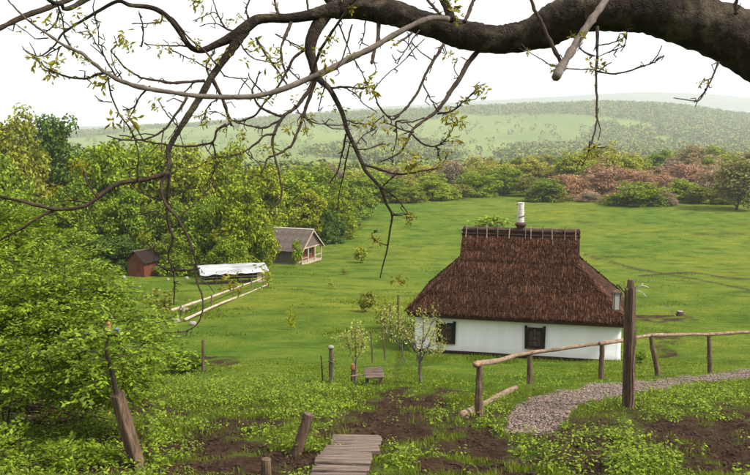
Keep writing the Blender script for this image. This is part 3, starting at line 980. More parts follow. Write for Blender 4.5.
    th = link('thatch', mesh_np('thatch', np.vstack(VV), np.vstack(FF)), M['thatch'], roof)
    tag(th, kind='stuff')
    # ridge: a reed roll held down by poles and pegs
    for sy in (-1, 1):
        for k_, (oy, oz) in enumerate(((.17, .10), (.28, -.07))):
            pts = smooth_path([(-xg - .1, sy * oy, zr + oz), (-.8, sy * oy, zr + oz + .02), (.9, sy * oy, zr + oz - .01), (xg + .1, sy * oy, zr + oz + .01)], 14)
            MB().tube(pts, [.045 + .006 * math.sin(i) for i in range(14)], 7, .1).build('ridge_pole', M['dark_wood'], roof, True)
    roll = smooth_path([(-xg - .06, 0, zr + .06), (0, 0, zr + .05), (xg + .06, 0, zr + .06)], 40)
    MB().tube(roll, [.19 + .01 * math.sin(i * 2.3) for i in range(40)], 9, .12).build('ridge_roll', M['dark_pot'], roof, False)
    for i in range(11):
        x = -xg + .12 + i * (2 * xg - .24) / 10 + random.uniform(-.05, .05)
        if abs(x - .02) < .2: x += .25
        MB().tube([(x, -.42, zr - .2), (x + random.uniform(-.03, .03), -.15, zr + .36)], [.024, .02], 6).build('ridge_peg', M['post'] if i % 2 else M['rail'], roof)
    # chimney: dark clay pot carrying a pale wrapped pipe
    ch = MB().lathe([(.20, 0), (.17, .06), (.15, .18), (.20, .30), (.26, .36), (.25, .42), (.17, .46), (.14, .47)], (.0, 0, zr + .02), 18).build('chimney', M['dark_pot'], e, True)
    prof = [(.125, 0)]
    z = 0.0
    while z < .80:
        prof += [(.155 - z * .02, z + .02), (.162 - z * .02, z + .055), (.148 - z * .02, z + .09)]
        z += .1
    prof += [(.15, z), (.135, z + .01), (.11, z - .02)]
    MB().lathe(prof, (0, 0, zr + .47), 18).build('chimney_pipe', M['white_pot'], ch, True)
    for j in range(4):
        cords = MB()
        tt = np.linspace(0, 1, 15)
        s = 1 if j % 2 else -1
        cords.tube([(math.cos(-math.pi / 2 + s * (t - .5) * 3.4 + j) * .17, math.sin(-math.pi / 2 + s * (t - .5) * 3.4 + j) * .17, zr + .52 + j * .2 + t * .16 * s) for t in tt], .017, 4)
        cords.build('binding_cord', M['dark_pot'], ch)
    return e
build_house()

# ------------------------------------------------------------------ barn, red shed and coop
def planks_wall(parent, a, b, z0, z1, mat, n, name='plank', horizontal=False, gaps=.01, top=None):
    """boards side by side between two plan points, each its own mesh sharing a box"""
    a, b = Vector(a), Vector(b)
    d = b - a; Lw = d.length; dn = d.normalized(); ang = math.atan2(dn.y, dn.x)
    if horizontal:
        hh = (z1 - z0) / n
        me = MB().box((0, 0, 0), (Lw, .03, hh - gaps)).build('tmp', mat)
        mesh = me.data; bpy.data.objects.remove(me)
        for i in range(n):
            o = link(name, mesh, None, parent)
            o.location = ((a + b) / 2).to_tuple()[:2] + (z0 + hh * (i + .5),)
            o.rotation_euler = (random.uniform(-.03, .03), random.uniform(-.006, .006), ang)
    else:
        w = Lw / n
        for i in range(n):
            t = (i + .5) / n
            zt = z1 if top is None else top(t)
            c = a + d * t
            mb = MB().box((0, 0, (zt - z0) / 2), (w - gaps, .03, zt - z0))
            o = mb.build(name, mat, parent)
            o.location = (c.x, c.y, z0); o.rotation_euler = (0, random.uniform(-.008, .008), ang)

def build_barn():
    p = on_ground(302, 265)
    rz = math.radians(-24)
    c, s = math.cos(rz), math.sin(rz)
    LX, LY, HW, HR = 4.6, 4.6, 1.9, 3.75
    # near corner of the porch gable is local (LX/2, -LY/2)
    off = Vector((LX / 2 * c + LY / 2 * s, LX / 2 * s - LY / 2 * c, 0))
    base = Vector((p.x, p.y, 0)) - off
    zb = gz(base.x, base.y)
    e = empty('barn', (base.x, base.y, zb), rz)
    tag(e, 'weathered grey barn with a slate roof and a white-posted porch', 'barn')
    MB().box((-.5, 0, -.1), (LX - 1.0, LY, .7)).build('foundation', M['stone'], e)
    x0, x1 = -LX / 2, LX / 2 - 1.0
    planks_wall(e, (x0, -LY / 2, 0), (x1, -LY / 2, 0), .25, HW, M['shed_board'], 8, horizontal=True)
    planks_wall(e, (x0, LY / 2, 0), (x1, LY / 2, 0), .25, HW, M['shed_board'], 6, horizontal=True)
    planks_wall(e, (x0, -LY / 2, 0), (x0, LY / 2, 0), .25, HW, M['shed_board'], 12)
    planks_wall(e, (x1, -LY / 2, 0), (x1, LY / 2, 0), .25, HW, M['red_board'], 12)
    door = MB().box((x1 + .04, -.1, 1.08), (.06, .9, 1.65)).build('door', M['red_board'], e)
    MB().box((x1 + .08, -.45, 1.05), (.03, .05, .16)).build('handle', M['iron'], door)
    w = MB().box((x1 + .04, 1.35, 1.2), (.06, .7, .7)).build('window', M['pale_log'], e)
    MB().box((x1 + .065, 1.35, 1.2), (.03, .56, .56)).build('pane', M['glass'], w)
    # porch floor, posts, rail
    MB().box((LX / 2 - .5, 0, .2), (1.0, LY, .22)).build('porch_floor', M['pale_log'], e)
    for yy in (-LY / 2 + .06, -LY / 6, LY / 6, LY / 2 - .06):
        MB().box((LX / 2 - .06, yy, 1.1), (.13, .13, 1.65)).build('porch_post', M['pale_log'], e, bevel=.015)
    MB().box((LX / 2 - .06, 0, HW + .03), (.14, LY + .1, .14)).build('porch_beam', M['pale_log'], e)
    for y_a, y_b in ((-LY / 2 + .12, -LY / 6 - .06), (LY / 6 + .06, LY / 2 - .12)):
        MB().beam((LX / 2 - .06, y_a, .85), (LX / 2 - .06, y_b, .85), .07, .07).build('porch_rail', M['pale_log'], e)
    # gable boards
    planks_wall(e, (LX / 2 - .02, -LY / 2 + .1, 0), (LX / 2 - .02, LY / 2 - .1, 0), HW + .12, HR, M['shed_board'], 13, top=lambda t: HW + .16 + (HR - HW - .25) * (1 - abs(2 * t - 1)))
    planks_wall(e, (x0 + .02, -LY / 2 + .1, 0), (x0 + .02, LY / 2 - .1, 0), HW, HR, M['shed_board'], 9, top=lambda t: HW + .1 + (HR - HW - .25) * (1 - abs(2 * t - 1)))
    # roof: corrugated sheets, each a piece
    roof = MB().beam((x0 - .3, 0, HR - .1), (LX / 2 + .25, 0, HR - .1), .12, .12).build('roof', M['shed_board'], e)
    run = LY / 2 + .35; rise = (HR - HW) * run / (LY / 2)
    nxs, nrow = 6, 3
    sw = (LX + .65) / nxs
    th = math.atan2(rise, run); sl = math.hypot(run, rise)
    vs, fs = [], []
    nc = 18
    for j in range(2):
        for i in range(nc + 1):
            vs.append(((i / nc - .5) * (sw + .05), (j - .5) * (sl / nrow + .12), .028 * math.cos(i * math.pi * 2 / 3)))
    for i in range(nc): fs.append((i, i + 1, nc + 2 + i, nc + 1 + i))
    sheet = bpy.data.meshes.new('slate_sheet'); sheet.from_pydata(vs, [], fs); sheet.materials.append(M['slate'])
    sheet.polygons.foreach_set('use_smooth', np.ones(len(fs), dtype=bool))
    for sy in (-1, 1):
        for r in range(nrow):
            for i in range(nxs):
                o = link('slate_sheet', sheet, None, roof)
                t = (r + .5) / nrow
                o.location = (x0 - .35 + sw * (i + .5), sy * run * t, HR - rise * t + .05 + (nrow - r) * .012)
                o.rotation_euler = (-sy * th, random.uniform(-.015, .015), 0)
    MB().tube([(x0 - .35, 0, HR + .1), (LX / 2 + .3, 0, HR + .1)], .09, 8).build('ridge_cap', M['white_pot'], roof)
    for sx_, mt in ((LX / 2 + .27, 'pale_log'),):
        for sy in (-1, 1):
            MB().beam((sx_, 0, HR), (sx_, sy * run, HR - rise), .05, .14).build('barge_board', M[mt], roof)
build_barn()

def build_red_shed():
    p = on_ground(141, 277)
    rz = math.radians(-28)
    e = empty('red_shed', (p.x, p.y + 1.0, gz(p.x, p.y + 1.0)), rz)
    tag(e, 'small red-brown wooden shed with a pointed roof at the wood edge', 'shed')
    w, d, h, r = 2.0, 2.0, 1.55, 2.4
    planks_wall(e, (-w / 2, -d / 2, 0), (w / 2, -d / 2, 0), 0, h, M['red_board'], 10, top=lambda t: h + (r - h) * (1 - abs(2 * t - 1)) - .05)
    planks_wall(e, (-w / 2, d / 2, 0), (w / 2, d / 2, 0), 0, h, M['red_board'], 10, top=lambda t: h + (r - h) * (1 - abs(2 * t - 1)) - .05)
    for sx in (-1, 1):
        planks_wall(e, (sx * w / 2, -d / 2 + .03, 0), (sx * w / 2, d / 2 - .03, 0), 0, h, M['red_board'], 9)
    door = MB().box((.1, -d / 2 - .04, .72), (.7, .05, 1.4)).build('door', M['red_board'], e)
    MB().box((.36, -d / 2 - .09, .7), (.04, .04, .12)).build('handle', M['iron'], door)
    for sx in (-1, 1):
        mb = MB()
        th = math.atan2(r - h, w / 2)
        for i in range(6):
            o = MB().box((0, 0, 0), ((w / 2 + .28) / math.cos(th), (d + .5) / 6 - .01, .05)).build('roof_board', M['dark_wood'], e)
            o.location = (sx * (w / 4 + .12), -d / 2 - .25 + (d + .5) / 6 * (i + .5), r - (r - h) * .5 * (w / 4 + .12) / (w / 4) + .06)
            o.rotation_euler = (0, sx * th, 0)
    MB().beam((0, -d / 2 - .27, r + .08), (0, d / 2 + .27, r + .08), .12, .07).build('ridge_board', M['shed_board'], e)
build_red_shed()

def build_coop():
    a = on_ground(203, 285); b = on_ground(266, 282)
    mid = (a + b) / 2
    rz = math.atan2(b.y - a.y, b.x - a.x)
    L = (b - a).length
    e = empty('open_coop', (mid.x, mid.y, gz(mid.x, mid.y)), rz)
    tag(e, 'long low open coop under a sagging white tarp roof', 'coop')
    D = 2.2
    for i in range(6):
        x = -L / 2 + .1 + i * (L - .2) / 5
        MB().tube([(x, 0, -.2), (x + random.uniform(-.04, .04), 0, 1.05)], [.055, .045], 6).build('post', M['shed_board'], e)
        MB().tube([(x, D, -.2), (x + random.uniform(-.04, .04), D, 1.25)], [.055, .045], 6).build('post', M['shed_board'], e)
    planks_wall(e, (-L / 2, D, 0), (L / 2, D, 0), 0, 1.2, M['dark_wood'], 22)
    planks_wall(e, (-L / 2, 0.05, 0), (-L / 2, D, 0), 0, 1.15, M['shed_board'], 8)
    planks_wall(e, (L / 2, 0.05, 0), (L / 2, D, 0), 0, 1.08, M['pale_log'], 8)
    planks_wall(e, (L / 2 - .75, -.03, 0), (L / 2, -.03, 0), 0, .98, M['pale_log'], 5)
    planks_wall(e, (-L / 2, -.03, 0), (L / 2 - .8, -.03, 0), 0.0, .22, M['dark_wood'], 2, horizontal=True)
    # a bit of front rail and a plank across
    MB().beam((-L / 2, -.08, .62), (L / 2 - .8, -.08, .6), .05, .08).build('rail', M['shed_board'], e)
    # sagging tarp
    nx, ny = 28, 8
    V = []
    for j in range(ny + 1):
        for i in range(nx + 1):
            u, v = i / nx, j / ny
            z = .98 + v * .34 - .06 * math.sin(u * 5 * math.pi) ** 2 * (1 - v * .5) + .04 * (vnoise(u * 9, v * 4) - .5)
            V.append((-L / 2 - .25 + u * (L + .5) + .03 * math.sin(v * 5), -.28 + v * (D + .5), z - (.12 * (vnoise(u * 14, 3.3)) if j == 0 else 0)))
    Q = [(j * (nx + 1) + i, j * (nx + 1) + i + 1, (j + 1) * (nx + 1) + i + 1, (j + 1) * (nx + 1) + i) for j in range(ny) for i in range(nx)]
    o = link('tarp_roof', mesh_np('tarp_roof', V, Q, True), M['tarp'], e)
    sm = o.modifiers.new('thick', 'SOLIDIFY'); sm.thickness = .02
build_coop()

# log rails running from the coop to the corner post, and the corner clutter
def log_between(parent, a, b, r0, r1, name, mat, n=10, bow=.03, wob=.06):
    a, b = Vector(a), Vector(b)
    s = Vector((random.uniform(-1, 1), random.uniform(-1, 1), random.uniform(-.3, .3))) * bow * (b - a).length * .3
    pts = smooth_path([a, (a * 2 + b) / 3 + s, (a + b * 2) / 3 - s * .6, b], n)
    rad = np.linspace(r0, r1, n) * (1 + .08 * np.sin(np.arange(n) * 2.1 + random.random() * 6))
    return MB().tube(pts, rad, 8, wob).build(name, mat, parent, True)
random.seed(11)
A0 = on_ground(187, 322); B0 = on_ground(270, 285)
pf = empty('pole_fence', A0)
tag(pf, 'pale two-log pole fence running from the coop down to the left', 'fence')
def rel(v, e): return Vector(v) - e.location
for (za, zb_) in ((.12, .10), (.55, .42)):
    off = Vector((-.8, .4, 0)) * (1 if za > .3 else 0)
    log_between(pf, rel(A0 + Vector((-.1, 0, za)) + off, pf), rel(B0 + Vector((0, 0, zb_)) + off * .8, pf), .085, .06, 'rail', M['pale_log'], 14)
for t in (0.02, .3, .55, .8, .99):
    q = A0.lerp(B0, t); q.x -= .55; q.y += .25; q.z = gz(q.x, q.y)
    MB().tube([rel(q + Vector((0, 0, -.2)), pf), rel(q + Vector((.02, 0, .75)), pf)], [.06, .05], 7, .06).build('post', M['shed_board'], pf)
# a cross-topped stake at the corner
q = on_ground(181, 322)
cs = empty('cross_stake', q)
tag(cs, 'wooden stake topped with a cross-board at the pole fence corner', 'stake')
MB().tube([(0, 0, -.2), (.03, 0, .95)], [.05, .04], 7, .05).build('stake', M['shed_board'], cs)
MB().beam((.0, -.06, .72), (.42, -.06, .74), .05, .1).build('crossbar', M['pale_log'], cs)
MB().beam((.21, -.1, .6), (.21, -.1, .95), .05, .08, (0, 1, 0)).build('upright_board', M['pale_log'], cs)
def stone(px, py, s, label, mat='stone', cat='stone', name='boulder'):
    q = on_ground(px, py)
    bm = bmesh.new()
    bmesh.ops.create_icosphere(bm, subdivisions=2, radius=1)
    for v in bm.verts:
        k = 1 + .35 * (vnoise(v.co.x * 1.7 + px, v.co.y * 1.7 + v.co.z) - .5)
        v.co = Vector((v.co.x * s[0] * k, v.co.y * s[1] * k, v.co.z * s[2] * k))
    me = bpy.data.meshes.new(name); bm.to_mesh(me); bm.free()
    me.polygons.foreach_set('use_smooth', np.ones(len(me.polygons), dtype=bool))
    o = link(name, me, M[mat]); o.location = (q.x, q.y, q.z + s[2] * .5)
    tag(o, label, cat)
stone(193, 325, (.22, .18, .15), 'pale round boulder at the lower end of the pole fence')
stone(177, 323, (.18, .18, .16), 'grey boulder left of the cross-topped stake')
stone(187, 280, (.2, .18, .18), 'whitish boulder on the grass left of the coop')
stone(124, 279, (.22, .2, .17), 'whitish boulder on the grass left of the red shed')
stone(168, 281, (.14, .14, .15), 'tan boulder right of the red shed')
stone(272, 244 + 0, (.0 + .3, .3, .25), 'dark stone beside the barn', 'soil_lump') if False else None

# ------------------------------------------------------------------ garden posts, bench, lamp post, rail fence
def log_post(name, base_px, top_px, depth, r, label, mat='post', extra=.35, seg=10, cat='post'):
    b = at(base_px[0], base_px[1], depth); t = at(top_px[0], top_px[1], depth)
    zg_ = gz(b.x, b.y)
    d = (t - b).normalized()
    b0 = b + d * ((zg_ - b.z) / max(d.z, .2))
    e = empty(name, b0)
    tag(e, label, cat)
    H = (t - b0).length
    n = 12
    pts = [d * (-extra + (H + extra) * i / (n - 1)) for i in range(n)]
    rad = [r * (1.06 - .12 * i / (n - 1)) for i in range(n)]
    return e, pts, rad, d, H
e, pts, rad, d_, H_ = log_post('leaning_post', (291, 470), (309, 414), 10.4, .075, 'round log post leaning right beside the plank steps')
MB().tube(pts, rad, 12, .05).build('log', M['post'], e)
e, pts, rad, d_, H_ = log_post('post_stub', (266, 490), (266, 459), 9.1, .062, 'short dark log stub at the bottom edge left of the plank steps')
MB().tube(pts, rad, 12, .05).build('log', M['post'], e)
e, pts, rad, d_, H_ = log_post('cut_stub', (605, 484), (607, 468), 9.6, .05, 'small cut wooden stub among the weeds at the bottom edge')
MB().tube(pts, rad, 10, .05).build('log', M['rail'], e)

# squared beam at the left with a leafy stick and ornament
b = at(139, 480, 9.6); t = at(117, 393, 9.6)
zg_ = gz(b.x, b.y)
e = empty('squared_post', (b.x, b.y, zg_))
tag(e, 'thick squared wooden post leaning left at the edge of the bush', 'post')
mb = MB()
a_ = Vector((0, 0, -.3)) - (t - b).normalized() * .0
tl = t - Vector((b.x, b.y, zg_))
bm_dir = tl.normalized()
rot = Matrix.Rotation(math.radians(58), 3, 'Z')
vs = []
for k, (c, s) in enumerate(((bm_dir * -.35, .078), (bm_dir * (tl.length * .5), .074), (tl, .066))):
    for (sx, sy) in ((-1, -1), (1, -1), (1, 1), (-1, 1)):
        o2 = rot @ Vector((sx * s * random.uniform(.93, 1.05), sy * s * random.uniform(.93, 1.05), 0))
        vs.append(c + o2 + (Vector((0, 0, .03 * sx)) if k == 2 else Vector()))
fs = [(3, 2, 1, 0), (8, 9, 10, 11)]
for k in (0, 1):
    for i in range(4): fs.append((k * 4 + i, k * 4 + (i + 1) % 4, k * 4 + 4 + (i + 1) % 4, k * 4 + 4 + i))
mb.add(vs, fs).build('beam', M['post'], e, bevel=.012)
st = empty('ornament_stick', t)
tag(st, 'crooked stick with a small painted yellow and blue ornament above the squared post', 'ornament')
q1 = at(112, 372, 9.55) - t; q2 = at(106, 352, 9.5) - t; q3 = at(109, 331, 9.5) - t
MB().tube(smooth_path([(0, .02, -.12), q1, q2, q3], 12), np.linspace(.036, .014, 12), 9, .12).build('stick', M['trunk'], st, True)
MB().lathe([(.02, -.06), (.036, -.045), (.045, 0), (.036, .04), (.022, .055), (.028, .065), (.02, .07)], q3, 14).build('yellow_figure', M['yellow_paint'], st, True)
MB().lathe([(.008, -.01), (.024, 0), (.02, .03), (.008, .04)], q3 + Vector((0, 0, .075)), 12).build('orange_head', M['orange_clay'], st, True)
q4 = at(117, 331, 9.45) - t
MB().lathe([(.012, -.035), (.03, -.02), (.034, .01), (.024, .035), (.012, .04)], q4, 14).build('blue_cup', M['blue_paint'], st, True)
MB().tube([q3 + Vector((0, 0, -.05)), q4 + Vector((0, 0, -.06)), q4 + Vector((.12, .02, -.05))], [.012, .010, .007], 6).build('side_twig', M['bark_twig'], st)

# feeder post with a pale cap
e, pts, rad, d_, H_ = log_post('feeder_post', (331, 384), (331, 348), 21.2, .065, 'upright grey garden post with a pale cap and a rope ring')
MB().tube(pts, rad, 10, .04).build('log', M['shed_board'], e)
cap = Vector(pts[-1])
MB().lathe([(.08, -.01), (.09, .02), (.07, .055), (.03, .07)], cap, 12).build('cap', M['stone'], e, True)
MB().tube([cap * .62 + Vector((math.cos(a) * .075, math.sin(a) * .075, .03 * math.sin(a * 2))) for a in np.linspace(0, 6.28, 14)], .014, 5).build('rope_ring', M['rail'], e)
MB().tube([cap * .62 + Vector((.07, -.02, 0)), cap * .6 + Vector((.15, -.05, .04))], .012, 5).build('rope_end', M['rail'], e)

# forked stake with orange pot
e, pts, rad, d_, H_ = log_post('forked_stake', (352, 385), (353, 371), 21.0, .05, 'short forked stake carrying a small orange pot beside the sapling', cat='stake')
MB().tube(pts, rad, 8, .08).build('stake', M['post'], e)
MB().tube([(.10, 0, -.2), (.08, 0, .38)], [.04, .03], 7, .08).build('second_stake', M['post'], e)
MB().lathe([(.03, 0), (.065, .04), (.075, .10), (.05, .16), (.055, .19), (.035, .19)], pts[-1], 12).build('pot', M['orange_clay'], e, True)

# low plank bench
q = on_ground(374, 384)
e = empty('low_bench', q, math.radians(8))
tag(e, 'low little bench of weathered boards at the end of the trodden path', 'bench')
for i in range(4):
    MB().box((0, -.17 + i * .115, .24 + i * .035), (.50 + random.uniform(-.03, .03), .105, .03), Matrix.Rotation(.3, 3, 'X')).build('seat_board', M['plank'], e)
for sx in (-1, 1):
    for sy in (-1, 1):
        MB().box((sx * .18, sy * .12, .06), (.05, .05, .30)).build('leg', M['post'], e)
log_between(e, (-.62, .05, .22), (-.2, .02, .24), .018, .014, 'side_stick', M['rail'], 6)

# thin stakes
def thin_stake(bp, tp, dd, r, label):
    e, pts, rad, _, _ = log_post('thin_stake', bp, tp, dd, r, label, cat='stake')
    MB().tube(pts, rad, 7, .06).build('pole', M['post'], e)
thin_stake((203, 373), (203, 340), 24.5, .045, 'thin lone stake on the grass left of the garden')
thin_stake((323, 384), (321, 356), 21.3, .02, 'very thin dark stick left of the capped garden post')
thin_stake((384, 346), (381, 314), 31.5, .035, 'dark thin stake behind the young tree, leftmost of three by the house')
thin_stake((391, 332), (390, 303), 36, .04, 'dark thin stake behind the young tree, middle of three by the house')
thin_stake((398, 326), (398, 295), 38, .045, 'dark thin stake nearest the left roof corner')
thin_stake((372, 352), (371, 331), 28, .03, 'short thin stake left of the trodden path')

# lamp post
def lamp_post():
    b = at(629, 417, 15.3); zg_ = gz(b.x, 15.3); b = Vector((b.x, b.y, zg_))
    e = empty('lamp_post', b)
    tag(e, 'tall split log lamp post with a small lantern on its left side', 'lamp post')
    t = at(630.5, 288, 15.3) - b
    n = 22
    rng = np.random.default_rng(5)
    V, Q, seg = [], [], 18
    prof = 1 + .10 * rng.normal(0, 1, seg); prof[4] *= .62; prof[11] *= .75
    for i in range(n):
        f = i / (n - 1); c = t * (f * 1.0) + Vector((0, 0, -.4 * (1 - f)))
        r = .125 - .02 * f
        for k in range(seg):
            a = 2 * math.pi * k / seg + f * .25
            rr_ = r * prof[k] * (1 + .03 * math.sin(i * 1.3 + k))
            V.append((c.x + rr_ * math.cos(a), c.y + rr_ * math.sin(a), c.z + (.03 * math.sin(k * 1.7) if i == n - 1 else 0)))
    for i in range(n - 1):
        for k in range(seg): Q.append((i * seg + k, i * seg + (k + 1) % seg, (i + 1) * seg + (k + 1) % seg, (i + 1) * seg + k))
    mb = MB().add(V, Q + [tuple(range((n - 1) * seg, n * seg))])
    mb.build('log', M['post'], e)
    MB().lathe([(.075, -.1), (.068, .1), (.06, .165), (.02, .175)], t, 12).build('top_peg', M['post'], e)
    # long split strip standing off the trunk
    pts = [Vector((.02 + .02 * math.sin(i), -.125, .05 + i * (t.z * .68) / 9)) for i in range(10)]
    MB().tube(pts, np.linspace(.022, .008, 10), 5, .2).build('split_strip', M['rail'], e)
    # lantern
    lc = at(616.5, 300, 15.15) - b
    br = MB().tube(smooth_path([t + Vector((-.09, -.03, -.12)), t + Vector((-.2, -.06, .0)), lc + Vector((0, 0, .30)), lc + Vector((0, 0, .20))], 10), .012, 6).build('bracket', M['iron'], e)
    lan = MB()
    for sx in (-1, 1):
        for sy in (-1, 1):
            lan.beam(lc + Vector((sx * .052, sy * .052, -.19)), lc + Vector((sx * .066, sy * .066, .15)), .018, .018)
    lan.box(lc + Vector((0, 0, -.2)), (.135, .135, .025)).box(lc + Vector((0, 0, .157)), (.17, .17, .025))
    lan.add([lc + Vector(v) for v in ((-.08, -.08, .17), (.08, -.08, .17), (.08, .08, .17), (-.08, .08, .17), (0, 0, .22))], [(0, 1, 4), (1, 2, 4), (2, 3, 4), (3, 0, 4)])
    lo = lan.build('lantern', M['post'], e)
    for (sx, sy) in ((0, -1), (0, 1), (-1, 0), (1, 0)):
        MB().box(lc + Vector((sx * .055, sy * .055, -.02)), (.10 if sx == 0 else .006, .10 if sy == 0 else .006, .32)).build('pane', M['lantern_glass'], lo)
    MB().lathe([(.02, -.16), (.022, -.1), (.03, .0), (.026, .05), (.0, .07)], lc, 10).build('bulb', M['white_pot'], lo, True)
    # wire tails at the top right
    for (dx, dz, k) in ((.34, .02, 1), (.3, -.16, -1), (.22, .10, 1)):
        MB().tube(smooth_path([t + Vector((.08, -.03, -.06)), t + Vector((.18, -.06, .06 * k)), t + Vector((dx, -.05, dz))], 8), .008, 5).build('wire_end', M['tarp'], e)
lamp_post()

# rail fence beside the gravel path
def rail_fence():
    PX = [((479, 416), (479, 366), 15.3), ((530, 384), (530, 355), None), ((601, 379), (602, 345), None), ((658, 376), (651, 337), None), ((710, 373), (709, 336), None), ((775, 372), (774, 332), None)]
    first = on_ground(479, 416)
    e = empty('rail_fence', first)
    tag(e, 'rustic single-rail pole fence between the gravel path and the house', 'fence')
    tops = []
    for (bp, tp, dd) in PX:
        g = on_ground(*bp)
        t = at(tp[0], tp[1], g.y)
        tops.append(t)
        n = 8
        pts = [rel(g, e) + Vector((0, 0, -.25))] + [rel(g.lerp(t, i / (n - 1)), e) + Vector((random.uniform(-.012, .012), random.uniform(-.012, .012), 0)) for i in range(n)]
        MB().tube(pts, np.linspace(.085, .062, n + 1) * np.random.default_rng(int(bp[0])).uniform(.92, 1.08, n + 1), 10, .07).build('post', M['post'], e)
    ext = tops[0] + (tops[0] - tops[1]) * .03
    seq = [ext] + tops[1:]
    for i, (a, b_) in enumerate(zip(seq[:-1], seq[1:])):
        up = Vector((0, 0, .05))
        d = (b_ - a).normalized()
        log_between(e, rel(a + up - d * .12 + Vector((0, 0, .01 * (i % 2))), e), rel(b_ + up + d * .12, e), .058, .046, 'rail', M['rail'], 12, .04, .09)
rail_fence()

# log lying on the ground by the first fence post
a = on_ground(462, 416); b = on_ground(516, 388)
e = empty('fallen_log', a)
tag(e, 'flat pale log lying along the ground left of the gravel path', 'log')
log_between(e, (0, 0, .0), rel(b, e) + Vector((0, 0, .0)), .085, .07, 'log', M['rail'], 12, .02, .14)

# stump and stick on the right meadow
q = on_ground(680, 316)
e = empty('tree_stump', q)
tag(e, 'small dark stump with a purplish cut top on the grass right of the lamp post', 'stump')
MB().lathe([(.26, -.1), (.22, .05), (.19, .22), (.17, .26)], (0, 0, 0), 14).build('stump', M['trunk'], e)
MB().lathe([(.16, 0), (.15, .015), (.02, .02)], (0, 0, .262), 14).build('cut_top', plain('cut_top', (.30, .20, .24), .8, 12), e)
a = on_ground(677, 318)
b = at(663, 305, a.y + .3)
e = empty('dead_stick', a)
tag(e, 'bent dead stick leaning beside the small stump', 'stick')
MB().tube(smooth_path([(0, 0, -.05), rel(a.lerp(b, .6) + Vector((.06, 0, .08)), e), rel(b, e)], 9), np.linspace(.03, .012, 9), 6, .1).build('stick', M['rail'], e)

# plank steps
def steps():
    rows = [((331, 382), 444), ((330, 381), 450), ((322, 380), 457), ((317, 374), 465), ((313, 371), 473), ((308, 368), 482), ((302, 364), 492)]
    o0 = on_ground(352, 460)
    e = empty('plank_steps', o0)
    tag(e, 'short flight of weathered plank steps at the bottom of the garden', 'steps')
    for i, ((xl, xr), py) in enumerate(rows):
        c = on_ground((xl + xr) / 2, py)
        wdt = (xr - xl) / F * c.y
        dep = .36
        r = Matrix.Rotation(math.radians(-6 + random.uniform(-2, 2)), 3, 'X') @ Matrix.Rotation(math.radians(random.uniform(-2, 2)), 3, 'Z') @ Matrix.Rotation(math.radians(random.uniform(-2, 2)), 3, 'Y')
        for k in (0, 1):
            o = MB().box((0, 0, 0), (wdt + random.uniform(-.04, .04), dep / 2 - .028 + random.uniform(-.014, .014), .05)).build('plank', M['plank'], e, bevel=.006)
            o.location = rel(c, e) + Vector((random.uniform(-.02, .02), (k - .5) * dep / 2, .085 - (k - .5) * .02 + random.uniform(-.02, .025)))
            o.rotation_euler = (r @ Matrix.Rotation(random.uniform(-.025, .025), 3, 'Z') @ Matrix.Rotation(random.uniform(-.05, .05), 3, 'X')).to_euler()
    for sx in (-1, 1):
        a = on_ground(356 + sx * 20, 443); b_ = on_ground(336 + sx * 22, 492)
        MB().beam(rel(a, e), rel(b_, e), .07, .12).build('stringer', M['post'], e)
steps()

# ------------------------------------------------------------------ small shrubs and saplings
def small_plant(name, px, py, top, wpx, colr, label, proto, cat='bush'):
    q = on_ground(px, py)
    t = at(px, top, q.y)
    put_tree(name, proto, q.x, q.y, max(.2, t.z - q.z), wpx * q.y / F, colr, label, cat)
P_SMALL = [make_proto('small_shrub', 131 + i, (4.3, 4.3, 4.8), .3, 46, 22, 1.15, 1.5, 9, .16, 14, top_bias=.3) for i in range(3)]
P_SPARSE = [make_proto('sparse_shrub', 141 + i, (4.2, 4.2, 4.8), .6, 34, 11, 1.1, 1.2, 9, .14, 18) for i in range(2)]
small_plant('young_shrub', 361, 263, 247, 13, LIME, 'yellow green young shrub alone on the meadow right of the barn', P_SMALL[0])
small_plant('young_shrub', 367, 312, 292, 17, OLIVE, 'dark olive bushy shrub on the meadow left of the roof corner', P_SMALL[1])
small_plant('young_shrub', 344, 275, 268, 10, OLIVE, 'small brownish tuft shrub left of and below the lone young shrub', P_SPARSE[0])
small_plant('young_shrub', 332, 289, 281, 8, LIME, 'tiny yellow green shrub on the open meadow below the barn', P_SPARSE[1])
small_plant('young_shrub', 291, 330, 310, 11, LIME, 'thin pale shrub on the meadow centre left', P_SPARSE[0])
small_plant('young_shrub', 490, 232, 217, 34, BRIGHT, 'bright green shrub showing behind the ridge left of the chimney', P_SMALL[2])
small_plant('young_shrub', 273, 262, 246, 12, MID, 'small green tree-like shrub at the left end of the barn wall', P_SMALL[0])
small_plant('young_shrub', 297, 268, 240, 11, BRIGHT, 'slim young tree in front of the barn wall', P_SMALL[1])
small_plant('young_shrub', 185, 372, 352, 38, MID, 'low green clump of leaves at the left of the thin lone stake', P_SMALL[2])
small_plant('young_shrub', 268, 288, 270, 13, LIME, 'yellowish shrub at the right end of the coop', P_SPARSE[1])
small_plant('young_shrub', 160, 318, 290, 36, OLIVE, 'olive bush behind the tips of the elder bush', P_SPARSE[0])
small_plant('young_shrub', 384, 328, 306, 18, OLIVE, 'pale olive shrub among the thin dark stakes', P_SPARSE[1])
small_plant('young_shrub', 640, 363, 350, 12, MID, 'small green tuft at the right corner of the house', P_SMALL[1])

